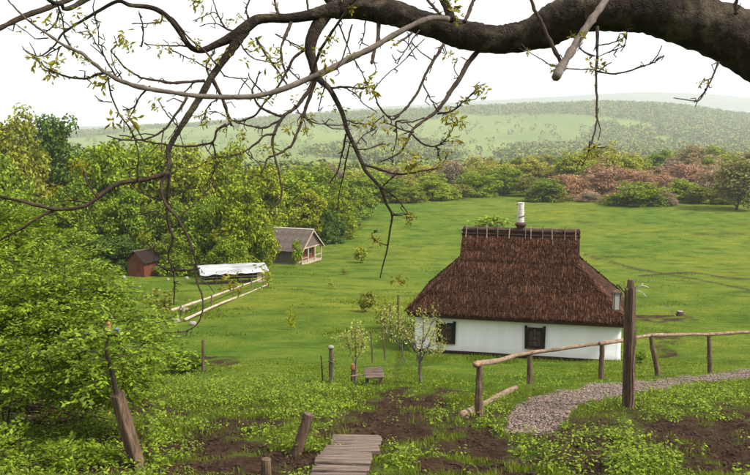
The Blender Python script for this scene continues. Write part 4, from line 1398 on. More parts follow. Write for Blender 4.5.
def young_tree(name, px, py, depth_ref, spec, leaves, label, leafc, size, mat='pale_leaf'):
    q = on_ground(px, py)
    e = empty(name, q)
    tag(e, label, 'tree')
    rng = np.random.default_rng(int(px))
    tips = []
    mbv, mbf, b = [], [], 0
    for (pts, r0, r1) in spec:
        P = [np.array(rel(at(x, y, q.y + dz), e)) for (x, y, dz) in pts]
        P[0] = P[0] + np.array([0, 0, -.03])
        S = smooth_path(P, 10)
        S = S + rng.normal(0, .008, S.shape)
        v, f = tube_arrays(S, np.linspace(r0, r1, 10), 7, .08, rng)
        mbv.append(v); mbf.append(f + b); b += len(v)
        tips += list(S[4:])
    tips = np.array(tips)
    # twiglets
    n = 60
    src = tips[rng.integers(0, len(tips), n)]
    dst = src + rng.normal(0, .13, (n, 3)) + np.array([0, 0, .06])
    for s_, d_ in zip(src, dst):
        v, f = tube_arrays(np.array([s_, (s_ + d_) / 2 + rng.normal(0, .015, 3), d_]), [.007, .005, .003], 4, 0, rng)
        mbv.append(v); mbf.append(f + b); b += len(v)
    link('trunk', mesh_np('trunk', np.vstack(mbv), np.vstack(mbf), True), M['bark_grey'], e)
    c = np.concatenate([dst, tips])[rng.integers(0, len(dst) + len(tips), leaves)] + rng.normal(0, .075, (leaves, 3))
    c = c[c[:, 2] > leafc]
    V, Q = leaf_cards(c, rng.normal(size=c.shape) + np.array([0, 0, .5]), size * rng.uniform(.6, 1.4, len(c)), size * .5, rng)
    link('crown', mesh_np('crown', V, Q), M[mat], e)
young_tree('fruit_tree', 421, 383, 0, [
    ([(421, 384, 0), (420, 372, 0), (420, 360, 0)], .05, .04),
    ([(420, 361, 0), (416, 350, .1), (413, 335, .2), (411, 318, .2)], .034, .01), ([(420, 361, 0), (427, 350, -.1), (432, 338, -.1), (436, 330, -.1)], .03, .01),
    ([(420, 360, 0), (422, 345, 0), (424, 328, .1), (423, 312, .1)], .03, .008), ([(416, 350, .1), (408, 340, .1), (402, 330, .2), (396, 322, .2)], .02, .006),
    ([(413, 335, .2), (405, 325, .3), (396, 314, .3), (388, 318, .3)], .016, .006), ([(424, 340, 0), (431, 325, .1), (437, 316, .1)], .016, .006), ([(420, 358, 0), (432, 352, -.2), (442, 347, -.2)], .014, .005)],
    1300, 'small fruit tree with pale leaves in front of the left house corner', .75, .07)
young_tree('sapling', 355, 384, 0, [([(355, 385, 0), (356, 365, 0), (355, 345, 0), (356, 326, 0)], .028, .008), ([(356, 365, 0), (350, 350, .1), (347, 338, .1)], .012, .005), ([(356, 360, 0), (362, 347, -.1), (364, 336, -.1)], .012, .005)],
    620, 'slim sapling with yellow green leaves between the pot stake and the bench', .35, .075)
young_tree('thin_sapling', 405, 300 + 62, 0, [([(405, 362, 0), (402, 345, 0), (404, 330, .1), (402, 318, .1)], .02, .006), ([(402, 346, 0), (394, 336, .1), (386, 332, .1)], .012, .004)],
    120, 'thin sapling hugging the left corner of the house', .4, .08)

# ------------------------------------------------------------------ elder bushes at the left
def elder(name, base_px, parts, n_leaf, label, seed, leaf=.072):
    rng = np.random.default_rng(seed)
    q = on_ground(*base_px)
    e = empty(name, q)
    tag(e, label, 'bush')
    mbv, mbf, b = [], [], 0
    C, wts = [], []
    for (px, py, depth, rpx) in parts:            # lobes of the bush
        c = at(px, py, depth); C.append(np.array(rel(c, e))); wts.append(rpx * depth / F)
    C = np.array(C); wts = np.array(wts)
    for c, r in zip(C, wts):
        for _ in range(1 if r > .2 else 0):
            tip = c + rng.normal(0, .45, 3) * r
            root = np.array([rng.normal(0, .3), rng.normal(0, .3), -.05])
            mid = root * .55 + tip * .45 + np.array([0, 0, .10 * np.linalg.norm(tip - root)])
            S = smooth_path([root, mid, tip], 9)
            v, f = tube_arrays(S, np.linspace(.015, .005, 9), 6, .1, rng)
            mbv.append(v); mbf.append(f + b); b += len(v)
    p_ = wts ** 2 / (wts ** 2).sum()
    # leafy shoots that spread and droop, leaves set along each of them
    n_sh = n_leaf // 8
    which = rng.choice(len(C), n_sh, p=p_)
    d0 = unit(rng.normal(size=(n_sh, 3)) * np.array([1, 1, .8]) + np.array([0, 0, .25]))
    start = C[which] + d0 * (wts[which] * rng.uniform(.05, .85, n_sh) ** .6)[:, None] * np.array([1, 1, .85])
    hd = unit(d0 * np.array([1, 1, .25]) + rng.normal(0, .35, (n_sh, 3)) * np.array([1, 1, .4]))
    cen, d = [], []
    for i in range(n_sh):
        l = rng.uniform(.35, .65)
        tt = np.linspace(.05, 1, 8)[:, None]
        P = start[i] + hd[i] * l * tt + np.array([0, 0, .10]) * tt - np.array([0, 0, .22]) * tt ** 2 * rng.uniform(.4, 1.3)
        v, f = tube_arrays(P, np.linspace(.006, .003, 8), 4, 0, rng)
        mbv.append(v); mbf.append(f + b); b += len(v)
        side = unit(np.cross(hd[i], [0, 0, 1.])) * np.where(np.arange(8) % 2, 1, -1)[:, None]
        cen.append(P); d.append(hd[i] * .55 + side * .8)
    link('stem', mesh_np('stem', np.vstack(mbv), np.vstack(mbf), True), M['bark_twig'], e)
    cen = np.vstack(cen); d = unit(np.vstack(d))
    g = terrain(cen[:, 0] + q.x, cen[:, 1] + q.y) - q.z
    ok = cen[:, 2] > g + .06
    cen, d = cen[ok], d[ok]
    n = len(cen)
    # each compound leaf: a drooping stalk with seven leaflets
    ax = unit(d * np.array([1, 1, .5]) + rng.normal(0, .22, (n, 3)))
    up = unit(np.array([0, 0, 1.]) + d * .25 + rng.normal(0, .22, (n, 3)))
    sd_ = unit(np.cross(ax, up)); up = np.cross(sd_, ax)
    LV, LQ, nb = [], [], 0
    for k, (f, s) in enumerate(((.25, -1), (.25, 1), (.55, -1), (.55, 1), (.82, -1), (.82, 1), (1.0, 0))):
        sz = leaf * rng.uniform(.75, 1.25, n) * (1.1 if s == 0 else 1)
        p0 = cen + ax * (f * leaf * 2.2) - up * (f * f * leaf * .6)[..., None] if False else cen + ax * (f * leaf * 2.2) - up * (f * f * leaf * .6)
        dr = unit(ax * (.55 if s else 1) + sd_ * s * .9 - up * .25 + rng.normal(0, .12, (n, 3)))
        V, Q = leaf_cards(p0, up + rng.normal(0, .28, (n, 3)), sz, sz * .52, rng, .18, dr)
        LV.append(V); LQ.append(Q + nb); nb += len(V)
    link('foliage', mesh_np('foliage', np.vstack(LV), np.vstack(LQ)), M['elder'], e)
elder('elder_bush', (92, 414), [(10, 300, 11.5, 58), (56, 300, 12, 52), (100, 322, 12, 40), (40, 345, 11, 62), (90, 355, 11, 50), (130, 340, 11.8, 24), (134, 368, 11.6, 22),
                                (-14, 380, 11.4, 36), (72, 266, 12.6, 24), (90, 292, 12.3, 18), (60, 372, 12.4, 26), (112, 394, 11.5, 24), (72, 394, 12.6, 26), (112, 362, 9.35, 11), (126, 346, 9.4, 10), (92, 338, 9.4, 14), (118, 322, 9.8, 9)], 4900,
      'large light green elder bush filling the lower left, in front of the sheds', 2)
elder('elder_bush', (0, 440), [(-10, 255, 14, 50), (14, 222, 14.5, 30), (-30, 220, 14.5, 50), (35, 262, 14, 34), (-20, 320, 13.6, 60)], 2200,
      'taller pale green elder bush cut by the left edge of the picture', 3, .08)
elder('elder_bush', (20, 478), [(10, 470, 9.3, 30), (58, 474, 9.5, 26), (-15, 456, 9.3, 26), (92, 462, 9.8, 18)], 700,
      'low broad-leaved green shoots in the bottom left corner', 5, .075)

# brush pile in the left garden
def brush_pile():
    q = on_ground(36, 420)
    e = empty('brush_pile', q)
    tag(e, 'heap of dry reddish brown twigs under the bush at lower left', 'brush pile')
    rng = np.random.default_rng(8)
    for i in range(34):
        c = np.array([rng.normal(0, .4), rng.normal(0, .22), rng.uniform(.03, .30)])
        a = rng.normal(.15, .35); l = rng.uniform(.35, .95)
        d = np.array([math.cos(a), rng.normal(0, .35), math.sin(a) * .35])
        S = smooth_path([c - d * l, c + rng.normal(0, .04, 3), c + d * l], 6)
        MB().tube(S, np.linspace(.017, .006, 6), 5, .1).build('twig', M['bark_twig'] if i % 3 else M['rail'], e)
    ln = MB()
    V, Q = leaf_cards(np.stack([rng.normal(.5, .25, 60), rng.normal(-.15, .15, 60), rng.uniform(.06, .25, 60)], 1), rng.normal(size=(60, 3)), .09, .05, rng)
    dl = link('dry_leaves', mesh_np('dry_leaves', V, Q), M['orange_clay'], e)
    tag(dl, kind='stuff')
brush_pile()

# ------------------------------------------------------------------ grass, weeds, clods, gravel
def visible_samples(n, ymin, ymax, rng, power=1.0, margin=60):
    """random ground points, denser near the viewer, within what the photograph and a step aside can see"""
    t = rng.random(n)
    y = ymin * (ymax / ymin) ** (t ** power)
    px = rng.uniform(-margin, W0 + margin, n)
    x = (px - W0 / 2) / F * y
    return x, y
def outside_house(x, y):
    c, s = math.cos(-HOUSE_ROT), math.sin(-HOUSE_ROT)
    dx, dy = x - HOUSE_C[0], y - HOUSE_C[1]
    return ~((np.abs(dx * c - dy * s) < 4.35) & (np.abs(dx * s + dy * c) < 2.8))
def blades(x, y, h, w, rng, lean=.5, z=None):
    n = len(x)
    z = terrain(x, y) - .015
    a = rng.uniform(0, 2 * math.pi, n)
    S = np.stack([np.cos(a), np.sin(a), np.zeros(n)], 1)
    b = rng.uniform(0, 2 * math.pi, n)
    Ld = np.stack([np.cos(b), np.sin(b), np.zeros(n)], 1) * (rng.uniform(.1, 1, n) * lean)[:, None]
    P = np.stack([x, y, z], 1)
    h = h[:, None]; w = w[:, None]; up = np.array([0, 0, 1.])
    v0, v1 = P - S * w / 2, P + S * w / 2
    m = P + up * h * .6 + Ld * h * .3
    v2, v3 = m + S * w * .4, m - S * w * .4
    v4 = P + up * h + Ld * h
    V = np.stack([v0, v1, v2, v3, v4], 1).reshape(-1, 3)
    i = np.arange(n)[:, None] * 5
    T = np.concatenate([i + np.array([0, 1, 2]), i + np.array([0, 2, 3]), i + np.array([3, 2, 4])], 0)
    return V, T
def grass():
    rng = np.random.default_rng(17)
    VV, TT, nb = [], [], 0
    for (n, y0, y1, hmin, hmax, w, seedp) in ((210000, 7.2, 28, .035, .10, .010, 1), (170000, 15, 58, .02, .06, .026, 2), (150000, 32, 165, .05, .15, .06, 3)):
        x, y = visible_samples(n, y0, y1, rng)
        s, g = ground_maps(x, y)
        tuft = fbm(x / (.9 if seedp == 1 else 3.5) + 7, y / (.9 if seedp == 1 else 3.5), 3)
        keep = (rng.random(n) > s * 1.05) & (g < .25) & outside_house(x, y) & (rng.random(n) < np.clip(.15 + (tuft - .30) * 2.6, .1, 1))
        if seedp == 3: keep &= (fbm(x / 4.5 + 60, y / 2.2, 4) > .60) & (s < .3)
        if seedp == 1: keep &= rng.random(n) < np.clip((26 - y) / 8, 0, 1)
        x, y, tuft = x[keep], y[keep], tuft[keep]
        h = rng.uniform(hmin, hmax, len(x)) * (.55 + .9 * np.clip((tuft - .3) * 2, 0, 1)) * (1 + .6 * (seedp == 1) * (y < 14) * (vnoise(x * .9, y * .9) > .62))
        V, T = blades(x, y, h, np.full(len(x), w) * (1 if seedp > 1 else 1) * rng.uniform(.7, 1.4, len(x)), rng, .7)
        VV.append(V); TT.append(T + nb); nb += len(V)
    # taller tufts at the foot of the white wall
    n = 5000
    lx = rng.uniform(-4.6, 4.9, n); ly = -2.75 - rng.uniform(.05, 1.5, n) ** 1.3
    c, sn = math.cos(HOUSE_ROT), math.sin(HOUSE_ROT)
    x = HOUSE_C[0] + .15 + lx * c - ly * sn; y = HOUSE_C[1] + lx * sn + ly * c
    kp = vnoise(x * 1.6, y * 1.6) > .45
    x, y = x[kp], y[kp]
    V, T = blades(x, y, rng.uniform(.06, .24, len(x)), np.full(len(x), .018), rng, .6)
    VV.append(V); TT.append(T + nb); nb += len(V)
    o = link('grass', mesh_np('grass', np.vstack(VV), np.vstack(TT)), M['grass'])
    tag(o, 'fresh green grass covering the slope and the meadow', 'grass', kind='stuff')
grass()

WEED = [(250, 396, 120, 16, 1), (170, 395, 70, 16, .9), (300, 410, 60, 12, .8), (220, 432, 90, 6, .6), (640, 400, 50, 10, .8), (690, 402, 80, 13, 1), (600, 455, 70, 22, 1), (690, 415, 50, 8, .6),
        (500, 425, 26, 14, .7), (470, 410, 40, 14, .5), (60, 440, 120, 40, .9), (150, 440, 60, 14, .6), (545, 380, 60, 7, .4), (700, 360, 60, 7, .5), (425, 465, 40, 12, .55), (300, 448, 36, 9, .7), (720, 400, 40, 16, .9), (250, 375, 80, 8, .5)]
def weeds():
    rng = np.random.default_rng(23)
    n = 16000
    x, y = visible_samples(n, 7.4, 27, rng, 1.0)
    z = terrain(x, y)
    px, py = to_px(x, y, z)
    w = np.full(n, .10)
    for (cx, cy, rx, ry, k) in WEED:
        w = np.maximum(w, k * np.clip(1.5 - np.hypot((px - cx) / rx, (py - cy) / ry), 0, 1))
    w = w * np.clip((27 - y) / 7, 0, 1)
    s, g = ground_maps(x, y, z)
    pn = fbm(x / .5 + 90, y / .5, 3)
    keep = (rng.random(n) < w * np.clip((pn - .30) * 3.5, .05, 1) * (1 - .8 * s)) & (g < .2) & outside_house(x, y)
    x, y, z, w = x[keep], y[keep], z[keep], w[keep]
    n = len(x)
    per = 22
    which = np.repeat(np.arange(n), per)
    m = len(which)
    hgt = (rng.uniform(.08, .26, n) * (.6 + .6 * w))[which]
    a = rng.uniform(0, 2 * math.pi, m)
    f = rng.uniform(.25, 1.0, m)
    out = np.stack([np.cos(a), np.sin(a), np.zeros(m)], 1)
    P = np.stack([x[which], y[which], z[which] - .01 + hgt * f], 1) + out * (.015 + .14 * (1 - f * .6) * rng.uniform(.2, 1, m))[:, None]
    Ls = rng.uniform(.03, .08, m) * (1.15 - .4 * f)
    nr = out * .35 + np.array([0, 0, 1.]) + rng.normal(0, .28, (m, 3))
    dr = out + np.array([0, 0, -.15]) + rng.normal(0, .2, (m, 3))
    V, Q = leaf_cards(P, nr, Ls, Ls * rng.uniform(.35, .75, m), rng, .15, dr)
    # stems
    o = link('weeds', mesh_np('weeds', V, Q), M['weed'])
    tag(o, 'leafy green garden weeds in patches over the dark soil', 'weeds', kind='stuff')
weeds()

def lumps(n, maskfn, ymin, ymax, smin, smax, name, mat, label, cat, seed, flat=.7, xr=None):
    rng = np.random.default_rng(seed)
    x, y = visible_samples(n, ymin, ymax, rng)
    k = maskfn(x, y)
    sel = rng.random(n) < k
    x, y = x[sel], y[sel]
    n = len(x)
    bm = bmesh.new(); bmesh.ops.create_icosphere(bm, subdivisions=1, radius=1)
    bv = np.array([v.co for v in bm.verts]); bf = np.array([[v.index for v in f.verts] for f in bm.faces]); bm.free()
    s = rng.uniform(smin, smax, n) * rng.uniform(.6, 1.2, n)
    P = np.stack([x, y, terrain(x, y)], 1)
    V = bv[None] * (1 + rng.uniform(-.38, .38, (n, len(bv), 1))) * (s[:, None] * np.stack([rng.uniform(.8, 1.4, n), rng.uniform(.8, 1.3, n), np.full(n, flat)], 1))[:, None, :]
    V = V + P[:, None, :]
    Fc = bf[None] + (np.arange(n) * len(bv))[:, None, None]
    o = link(name, mesh_np(name, V.reshape(-1, 3), Fc.reshape(-1, 3)), mat)
    tag(o, label, cat, kind='stuff')
lumps(90000, lambda x, y: (ground_maps(x, y)[1] > .4) * 1.0, 12, 26, .011, .027, 'gravel', M['pebble'], 'greyish pink gravel of the curving path behind the lamp post', 'gravel', 31, .6)
lumps(16000, lambda x, y: np.clip(ground_maps(x, y)[0] - .35, 0, 1) * 1.6, 7.4, 20, .007, .028, 'soil_clods', M['soil_lump'], 'dark brown crumbly soil clods in the garden beds', 'soil', 32, .6)

# ------------------------------------------------------------------ walnut tree overhead
# branches: (px, py, diameter px) along each one; the first point lies on the branch it springs from.
LIMB_D = 4.7
BR = []   # dict(points Nx4: px,py,depth,diam)
def nearest_depth(px, py):
    best, dep = 1e9, None
    for b in BR:
        d = np.hypot(b[:, 0] - px, b[:, 1] - py)
        i = int(np.argmin(d))
        if d[i] < best: best, dep = d[i], b[i, 2]
    return dep if best < 14 else None
def br(pts, dz=0.0, d0=None):
    P = np.array(pts, float)
    if d0 is None:
        d0 = nearest_depth(P[0, 0], P[0, 1])
        if d0 is None: d0 = LIMB_D - .3
    S = smooth_path(np.column_stack([P[:, 0], P[:, 1], np.zeros(len(P)), P[:, 2]]), max(8, len(P) * 5))
    t = np.linspace(0, 1, len(S))
    S[:, 2] = d0 + dz * t + .05 * np.sin(t * 5 + P[0, 0])* abs(dz) 
    S[:, 3] = np.maximum(S[:, 3], .7)
    BR.append(S)
    return S
def tw(pts, w0, w1, dz=0.0, d0=None):
    n = len(pts)
    return br([(x, y, w0 + (w1 - w0) * i / (n - 1)) for i, (x, y) in enumerate(pts)], dz, d0)
limb = br([(990, 200, 84), (900, 140, 72), (820, 88, 64), (750, 45, 58), (702, 25, 50), (650, 9, 47), (600, 9, 42), (570, 16, 40), (550, 26, 38), (525, 36, 30), (500, 39, 27), (470, 36, 28), (440, 27, 25), (420, 22, 23), (390, 12, 25), (360, 8, 22), (335, 9, 19)], .6, LIMB_D)
brA = br([(338, 9, 17), (322, 12, 13), (310, 15, 11), (290, 18, 9.5), (270, 18, 9), (256, 20, 10), (245, 28, 11), (232, 37, 10), (215, 45, 7), (203, 50, 6), (194, 49, 5.5), (187, 43, 5.5), (180, 32, 5.5), (170, 19, 5), (158, 10, 5), (146, 6.5, 4.5), (130, 5, 4), (118, 1, 3.5), (100, 10, 3.2), (85, 19, 2.7), (75, 25, 2.4), (62, 34, 2.2), (54, 46, 1.8), (40, 56, 1.2), (28, 53, 1), (22, 46, .8)], -.5)
brB = br([(246, 29, 9.5), (238, 40, 9), (225, 58, 8), (212, 76, 7.5), (203, 92, 7), (193, 108, 6.5), (182, 125, 6), (173, 140, 5.5), (168, 152, 5.5), (170, 164, 4.8), (167, 173, 4.5)], -.4)
tw([(167, 173), (150, 178), (135, 181), (120, 183), (105, 192), (98, 196), (85, 204), (60, 208), (45, 205), (20, 198), (-15, 192)], 5, 3, -.3)
tw([(58, 208), (40, 217), (20, 228), (-15, 246)], 3.2, 2.4, -.1)
tw([(97, 197), (88, 182), (85, 170), (87, 163)], 2.4, 1.1, .1)
tw([(88, 203), (70, 201), (55, 201)], 1.6, .8, .2)
tw([(168, 172), (162, 182), (163, 195), (168, 206), (178, 217), (186, 228), (195, 245), (200, 262), (199, 270), (203, 285), (206, 300), (205, 315), (199, 325), (185, 330), (170, 331)], 3.6, 1.0, -.2)
tw([(170, 165), (170, 180), (168, 200), (169, 220), (174, 238), (170, 255), (175, 270), (176, 285), (175, 304)], 3.4, 1.2, .2)
tw([(175, 270), (188, 271), (199, 268)], 2.4, 2.0, -.2)
tw([(175, 271), (165, 268), (158, 262), (155, 250), (153, 243)], 2.2, 1.0, .1)
tw([(174, 238), (168, 220), (155, 212), (140, 216), (128, 210)], 1.4, .8, .2)
tw([(178, 217), (190, 208), (200, 196), (208, 188)], 1.5, .8, .1)
tw([(165, 200), (150, 196), (138, 188), (128, 185)], 1.4, .7, .2)
# branch C, thick, falling from the fork
brC = br([(328, 10, 15), (318, 25, 13), (312, 38, 12), (310, 50, 11), (312, 60, 9), (315, 72, 7.5), (322, 82, 6.5), (329, 88, 5.5), (336, 100, 5), (343, 115, 4.6), (347, 130, 4.3), (354, 145, 4.2), (360, 158, 4.0), (365, 170, 3.4), (372, 178, 3.2), (380, 187, 3), (386, 203, 2.6), (392, 215, 2.3), (390, 230, 2), (387, 250, 1.7), (383, 265, 1.4), (380, 278, 1.1)], -.6)
tw([(361, 163), (380, 170), (400, 175), (420, 172), (438, 168)], 3, 1.0, -.2)
tw([(437, 168), (445, 160), (449, 152)], 1.2, .8, 0)
tw([(381, 187), (395, 195), (405, 205), (410, 215), (412, 223)], 2, .9, -.1)
tw([(384, 186), (390, 180), (397, 174)], 1.6, 1.0, -.1)
tw([(392, 215), (402, 214), (408, 219)], 1.6, .8)
tw([(388, 245), (378, 242), (372, 235), (376, 231)], 1.4, .8)
tw([(346, 134), (342, 150), (338, 168), (330, 182)], 2.2, 1.3, .1)
tw([(350, 140), (344, 170), (338, 190), (335, 210)], 1.7, .9, .2)
tw([(345, 120), (356, 124), (362, 124)], 1.5, .8)
tw([(356, 150), (366, 150), (380, 145), (388, 145)], 1.4, .8)
tw([(356, 144), (362, 136), (370, 130)], 1.3, .7, .1)
# long grey branch in front
brD = br([(449, 19, 6), (432, 18, 5.5), (415, 24, 5.5), (390, 37, 5.8), (370, 49, 6), (350, 58, 6), (330, 69, 6), (305, 80, 6), (280, 90, 5.6), (255, 96, 5.3), (230, 97, 5), (200, 96, 5), (170, 92, 4.8), (145, 88, 4.6), (125, 83, 4.5), (105, 75, 4.0), (90, 64, 3.7), (78, 55, 3.4), (60, 46, 3.0), (45, 35, 2.6), (35, 28, 2.3), (25, 20, 2), (15, 11, 1.7), (8, 0, 1.3)], -.7, LIMB_D - .1)
brD_grey = len(BR) - 1
tw([(104, 74), (95, 77), (85, 79), (72, 77), (60, 73), (50, 68), (40, 60)], 2.8, 1.3, .1)
tw([(63, 33), (70, 44), (79, 56)], 2, 2, -.1)
tw([(62, 46), (54, 50), (45, 55), (35, 54), (24, 48)], 1.4, .8, .1)
tw([(48, 38), (35, 38), (24, 31), (15, 25)], 1.4, .7, .1)
# upper left grey branches, from a bough above the frame
tw([(334, 6), (300, -26), (240, -40), (170, -34), (120, -16), (85, 0), (70, 8), (55, 8), (45, 4), (36, -8)], 7, 3, -.9)
tw([(170, -34), (120, -22), (75, -3), (60, 3), (45, 9), (25, 16), (0, 28), (-30, 42)], 6, 5, -.4)
tw([(60, 9), (57, 20), (50, 28), (42, 31)], 2, 1.0, .1)
tw([(58, 6), (62, 20), (64, 33)], 1.8, 1.4, .1)
# right of the fork
tw([(479, 50), (468, 63), (460, 78), (450, 92), (445, 101), (435, 113), (420, 123), (413, 130), (408, 142), (403, 152), (395, 158), (382, 163)], 5.5, 1.4, -.6)
tw([(437, 114), (450, 112), (462, 103), (472, 93), (479, 88)], 2.4, 1.0, -.2)
tw([(414, 132), (400, 130), (392, 126), (383, 124)], 1.8, .9)
tw([(412, 134), (422, 143), (432, 146), (442, 142), (450, 132), (455, 121)], 2.2, .9, -.2)
tw([(437, 145), (440, 155), (442, 162)], 1.4, .8)
tw([(444, 44), (435, 60), (425, 78), (418, 93), (408, 107), (400, 116), (394, 121), (386, 116), (379, 107), (376, 97), (373, 87)], 3.4, 1.2, -.4)
tw([(396, 121), (405, 122), (415, 121), (423, 119)], 1.8, 1.0)
tw([(423, 84), (428, 96), (437, 112)], 1.4, 1.0)
tw([(396, 121), (397, 132), (397, 145), (395, 155)], 1.6, .8, .1)
tw([(385, 115), (378, 118), (370, 128)], 1.4, .8)
tw([(379, 18), (378, 40), (376, 55), (375, 63)], 4.2, 3.2, -.3)
tw([(420, 30), (414, 40), (408, 48), (402, 56), (395, 62)], 1.8, .8, -.2)
tw([(412, 32), (402, 40), (395, 44)], 2.4, 1.4, -.2)
tw([(378, 84), (388, 75), (398, 68), (411, 55)], 1.0, .9, -.1)
# sticks in front of the limb
tw([(612, -16), (604, 2), (590, 22), (575, 45), (562, 66), (556, 77)], 6.5, 9.5, -.5, LIMB_D - .25)
brI = len(BR) - 1
tw([(526, -16), (532, 2), (541, 22), (552, 45), (562, 62)], 3, 4.2, -.1, LIMB_D - .35)
tw([(452, 20), (447, 8), (440, -10)], 9, 8, .1); tw([(464, 22), (470, 8), (476, -8)], 4, 3.5, .1); tw([(440, 14), (432, 4), (424, -10)], 3, 2.5, .1)
tw([(736, 14), (737, 0), (739, -12)], 4, 3, 0)
tw([(362, -10), (355, 2), (340, 22), (328, 42), (318, 62), (312, 78)], 2.4, 3.2, .2, LIMB_D - .3)
# hanging twig K
tw([(598, 26), (597, 50), (595, 70), (596, 100), (597, 120), (593, 140), (588, 153), (582, 167)], 3.2, 1.0, -.3)
tw([(595, 71), (615, 73), (635, 68), (650, 63), (655, 61)], 2, .9, -.1); tw([(594, 70), (575, 70), (555, 68), (540, 60), (528, 52)], 1.3, .8, .1)
tw([(595, 56), (582, 51), (575, 40), (570, 33)], 1.8, 1.0, .1); tw([(596, 46), (610, 43), (622, 38), (628, 31)], 1.5, .8, -.1); tw([(627, 33), (625, 44), (618, 50)], 1.3, .8)
tw([(588, 152), (594, 148), (602, 146)], 1.2, .8); tw([(718, 62), (712, 76), (706, 86), (698, 96), (690, 94), (675, 91)], 2.2, .9, -.2); tw([(711, 78), (705, 81), (702, 83)], 1.2, .8)
tw([(480, 50), (472, 60), (466, 58)], 1.2, .7); tw([(461, 80), (454, 68), (455, 58)], 1.1, .7)
# tangle between the thick branches
tw([(292, 20), (285, 35), (280, 50), (282, 66), (286, 80)], 3.4, 1.8, -.3)
tw([(312, 44), (303, 50), (293, 58), (287, 70), (280, 82), (272, 95), (263, 106), (255, 117), (244, 123), (232, 124)], 3.2, 1.6, -.2)
tw([(315, 74), (310, 88), (303, 98), (294, 110), (285, 116), (278, 128), (274, 145), (276, 160), (279, 178), (282, 195), (279, 205), (270, 212)], 4.6, 1.1, -.3)
tw([(316, 76), (309, 98), (303, 116), (297, 132), (290, 146), (284, 151), (275, 156), (265, 161), (262, 168), (258, 176)], 4.0, 1.1, -.2)
tw([(285, 116), (275, 114), (262, 107), (255, 98), (252, 90), (256, 80), (259, 70)], 3, 1.2, .1)
tw([(283, 117), (275, 122), (262, 127), (248, 125), (236, 121)], 2.6, 1.4, -.1)
tw([(276, 133), (265, 136), (255, 145), (245, 153), (232, 157), (215, 160), (200, 168)], 2.6, 1.0, -.2)
tw([(304, 116), (315, 124), (335, 126), (352, 124)], 1.5, .8, .1)
tw([(330, 88), (345, 87), (360, 89), (372, 86)], 2.4, 1.4, -.2); tw([(345, 87), (356, 95), (364, 104), (372, 108)], 1.6, .8); tw([(325, 84), (322, 96), (319, 110)], 1.6, .9)
tw([(213, 80), (219, 92), (224, 105), (228, 118), (231, 127)], 4, 2.6, .1); tw([(226, 124), (217, 132), (213, 142), (200, 146), (185, 148), (172, 147), (160, 145), (145, 142), (132, 138), (118, 136)], 2.8, 1.3, -.2)
tw([(213, 142), (216, 155), (215, 168), (210, 178), (203, 186)], 2.0, .9, .1)
tw([(187, 97), (176, 112), (164, 128), (150, 136), (138, 139), (122, 138), (108, 134)], 2.8, 1.1, -.1)
tw([(108, 77), (110, 88), (112, 100), (120, 115), (130, 128), (136, 142), (138, 158), (137, 182)], 1.8, 1.2, .1); tw([(112, 102), (104, 100), (98, 99)], 1.3, .7)
tw([(150, 86), (142, 96), (136, 106), (128, 112)], 2, 1.2)
tw([(205, 81), (193, 81), (175, 82), (160, 80), (145, 78), (137, 75), (125, 66), (118, 56), (112, 49)], 3.2, 1.2, -.1)
tw([(210, 78), (206, 66), (212, 54), (216, 46)], 2.0, 1.2, .1); tw([(193, 82), (186, 90), (180, 93)], 1.8, 1.0)
tw([(163, 12), (175, 20), (190, 38), (205, 50), (217, 64)], 1.8, 1.6, .05); tw([(163, 12), (160, 22), (150, 24), (131, 24)], 2.0, 1.2, -.1)
tw([(188, 46), (170, 47), (155, 46), (142, 43)], 1.8, .8, -.1); tw([(215, 62), (225, 75), (240, 79), (250, 80)], 1.6, 1.0, .1); tw([(190, 58), (205, 66), (214, 72)], 1.2, 1.2, .1)
tw([(170, 48), (180, 54), (192, 60)], 1.2, 1.2); tw([(141, 47), (142, 30), (138, 12)], 1.6, 1.2, -.1, LIMB_D)
tw([(240, 30), (230, 30), (222, 22), (215, 12), (205, 15), (193, 20)], 1.8, .8, .1); tw([(228, 29), (218, 25), (203, 25)], 1.5, .7, .1); tw([(226, 28), (220, 15), (214, -4)], 1.5, 1.0, .1); tw([(234, 34), (222, 36), (214, 42)], 1.6, .8)
tw([(250, 22), (247, 10), (252, -6)], 2.2, 1.6, .1); tw([(279, 16), (276, 6), (272, -8)], 3, 2.4, .1); tw([(309, 12), (307, 0), (303, -10)], 2.2, 1.8, .1)
tw([(116, 78), (105, 60), (98, 46), (93, 35), (88, 25)], 1.8, .8, -.1); tw([(98, 44), (98, 28), (95, 10)], 1.3, .8); tw([(92, 34), (85, 33), (79, 29)], 1.0, .7); tw([(122, 80), (115, 66), (111, 50)], 1.4, .8)
tw([(275, 34), (286, 40), (300, 46), (311, 50)], 1.4, 1.4, .1); tw([(256, 38), (264, 52), (274, 66), (282, 78), (288, 86)], 2.4, 1.8, -.2); tw([(286, 66), (296, 76), (306, 82)], 1.6, 1.4)
tw([(338, 22), (345, 40), (352, 55), (362, 72), (368, 82)], 1.8, 1.0, -.1); tw([(352, 24), (346, 42), (340, 58), (334, 68)], 1.8, 1.2, -.1); tw([(366, 20), (365, 34), (361, 48)], 1.4, .8)
tw([(297, 110), (303, 120), (305, 130)], 1.4, .8); tw([(247, 80), (241, 88), (236, 98)], 1.4, .8); tw([(222, 96), (212, 104), (206, 112), (205, 122)], 1.6, .8); tw([(206, 112), (200, 116), (190, 115)], 1.2, .7)
tw([(180, 128), (170, 118), (163, 108), (158, 98)], 1.6, .9, .1); tw([(168, 112), (176, 124), (166, 140)], 1.3, .7); tw([(240, 124), (228, 118), (216, 112)], 1.4, .8)
tw([(275, 148), (284, 152), (290, 157)], 1.3, .7); tw([(262, 168), (255, 160), (248, 155)], 1.0, .7); tw([(270, 95), (262, 92), (250, 80), (247, 74)], 2, 1.0)
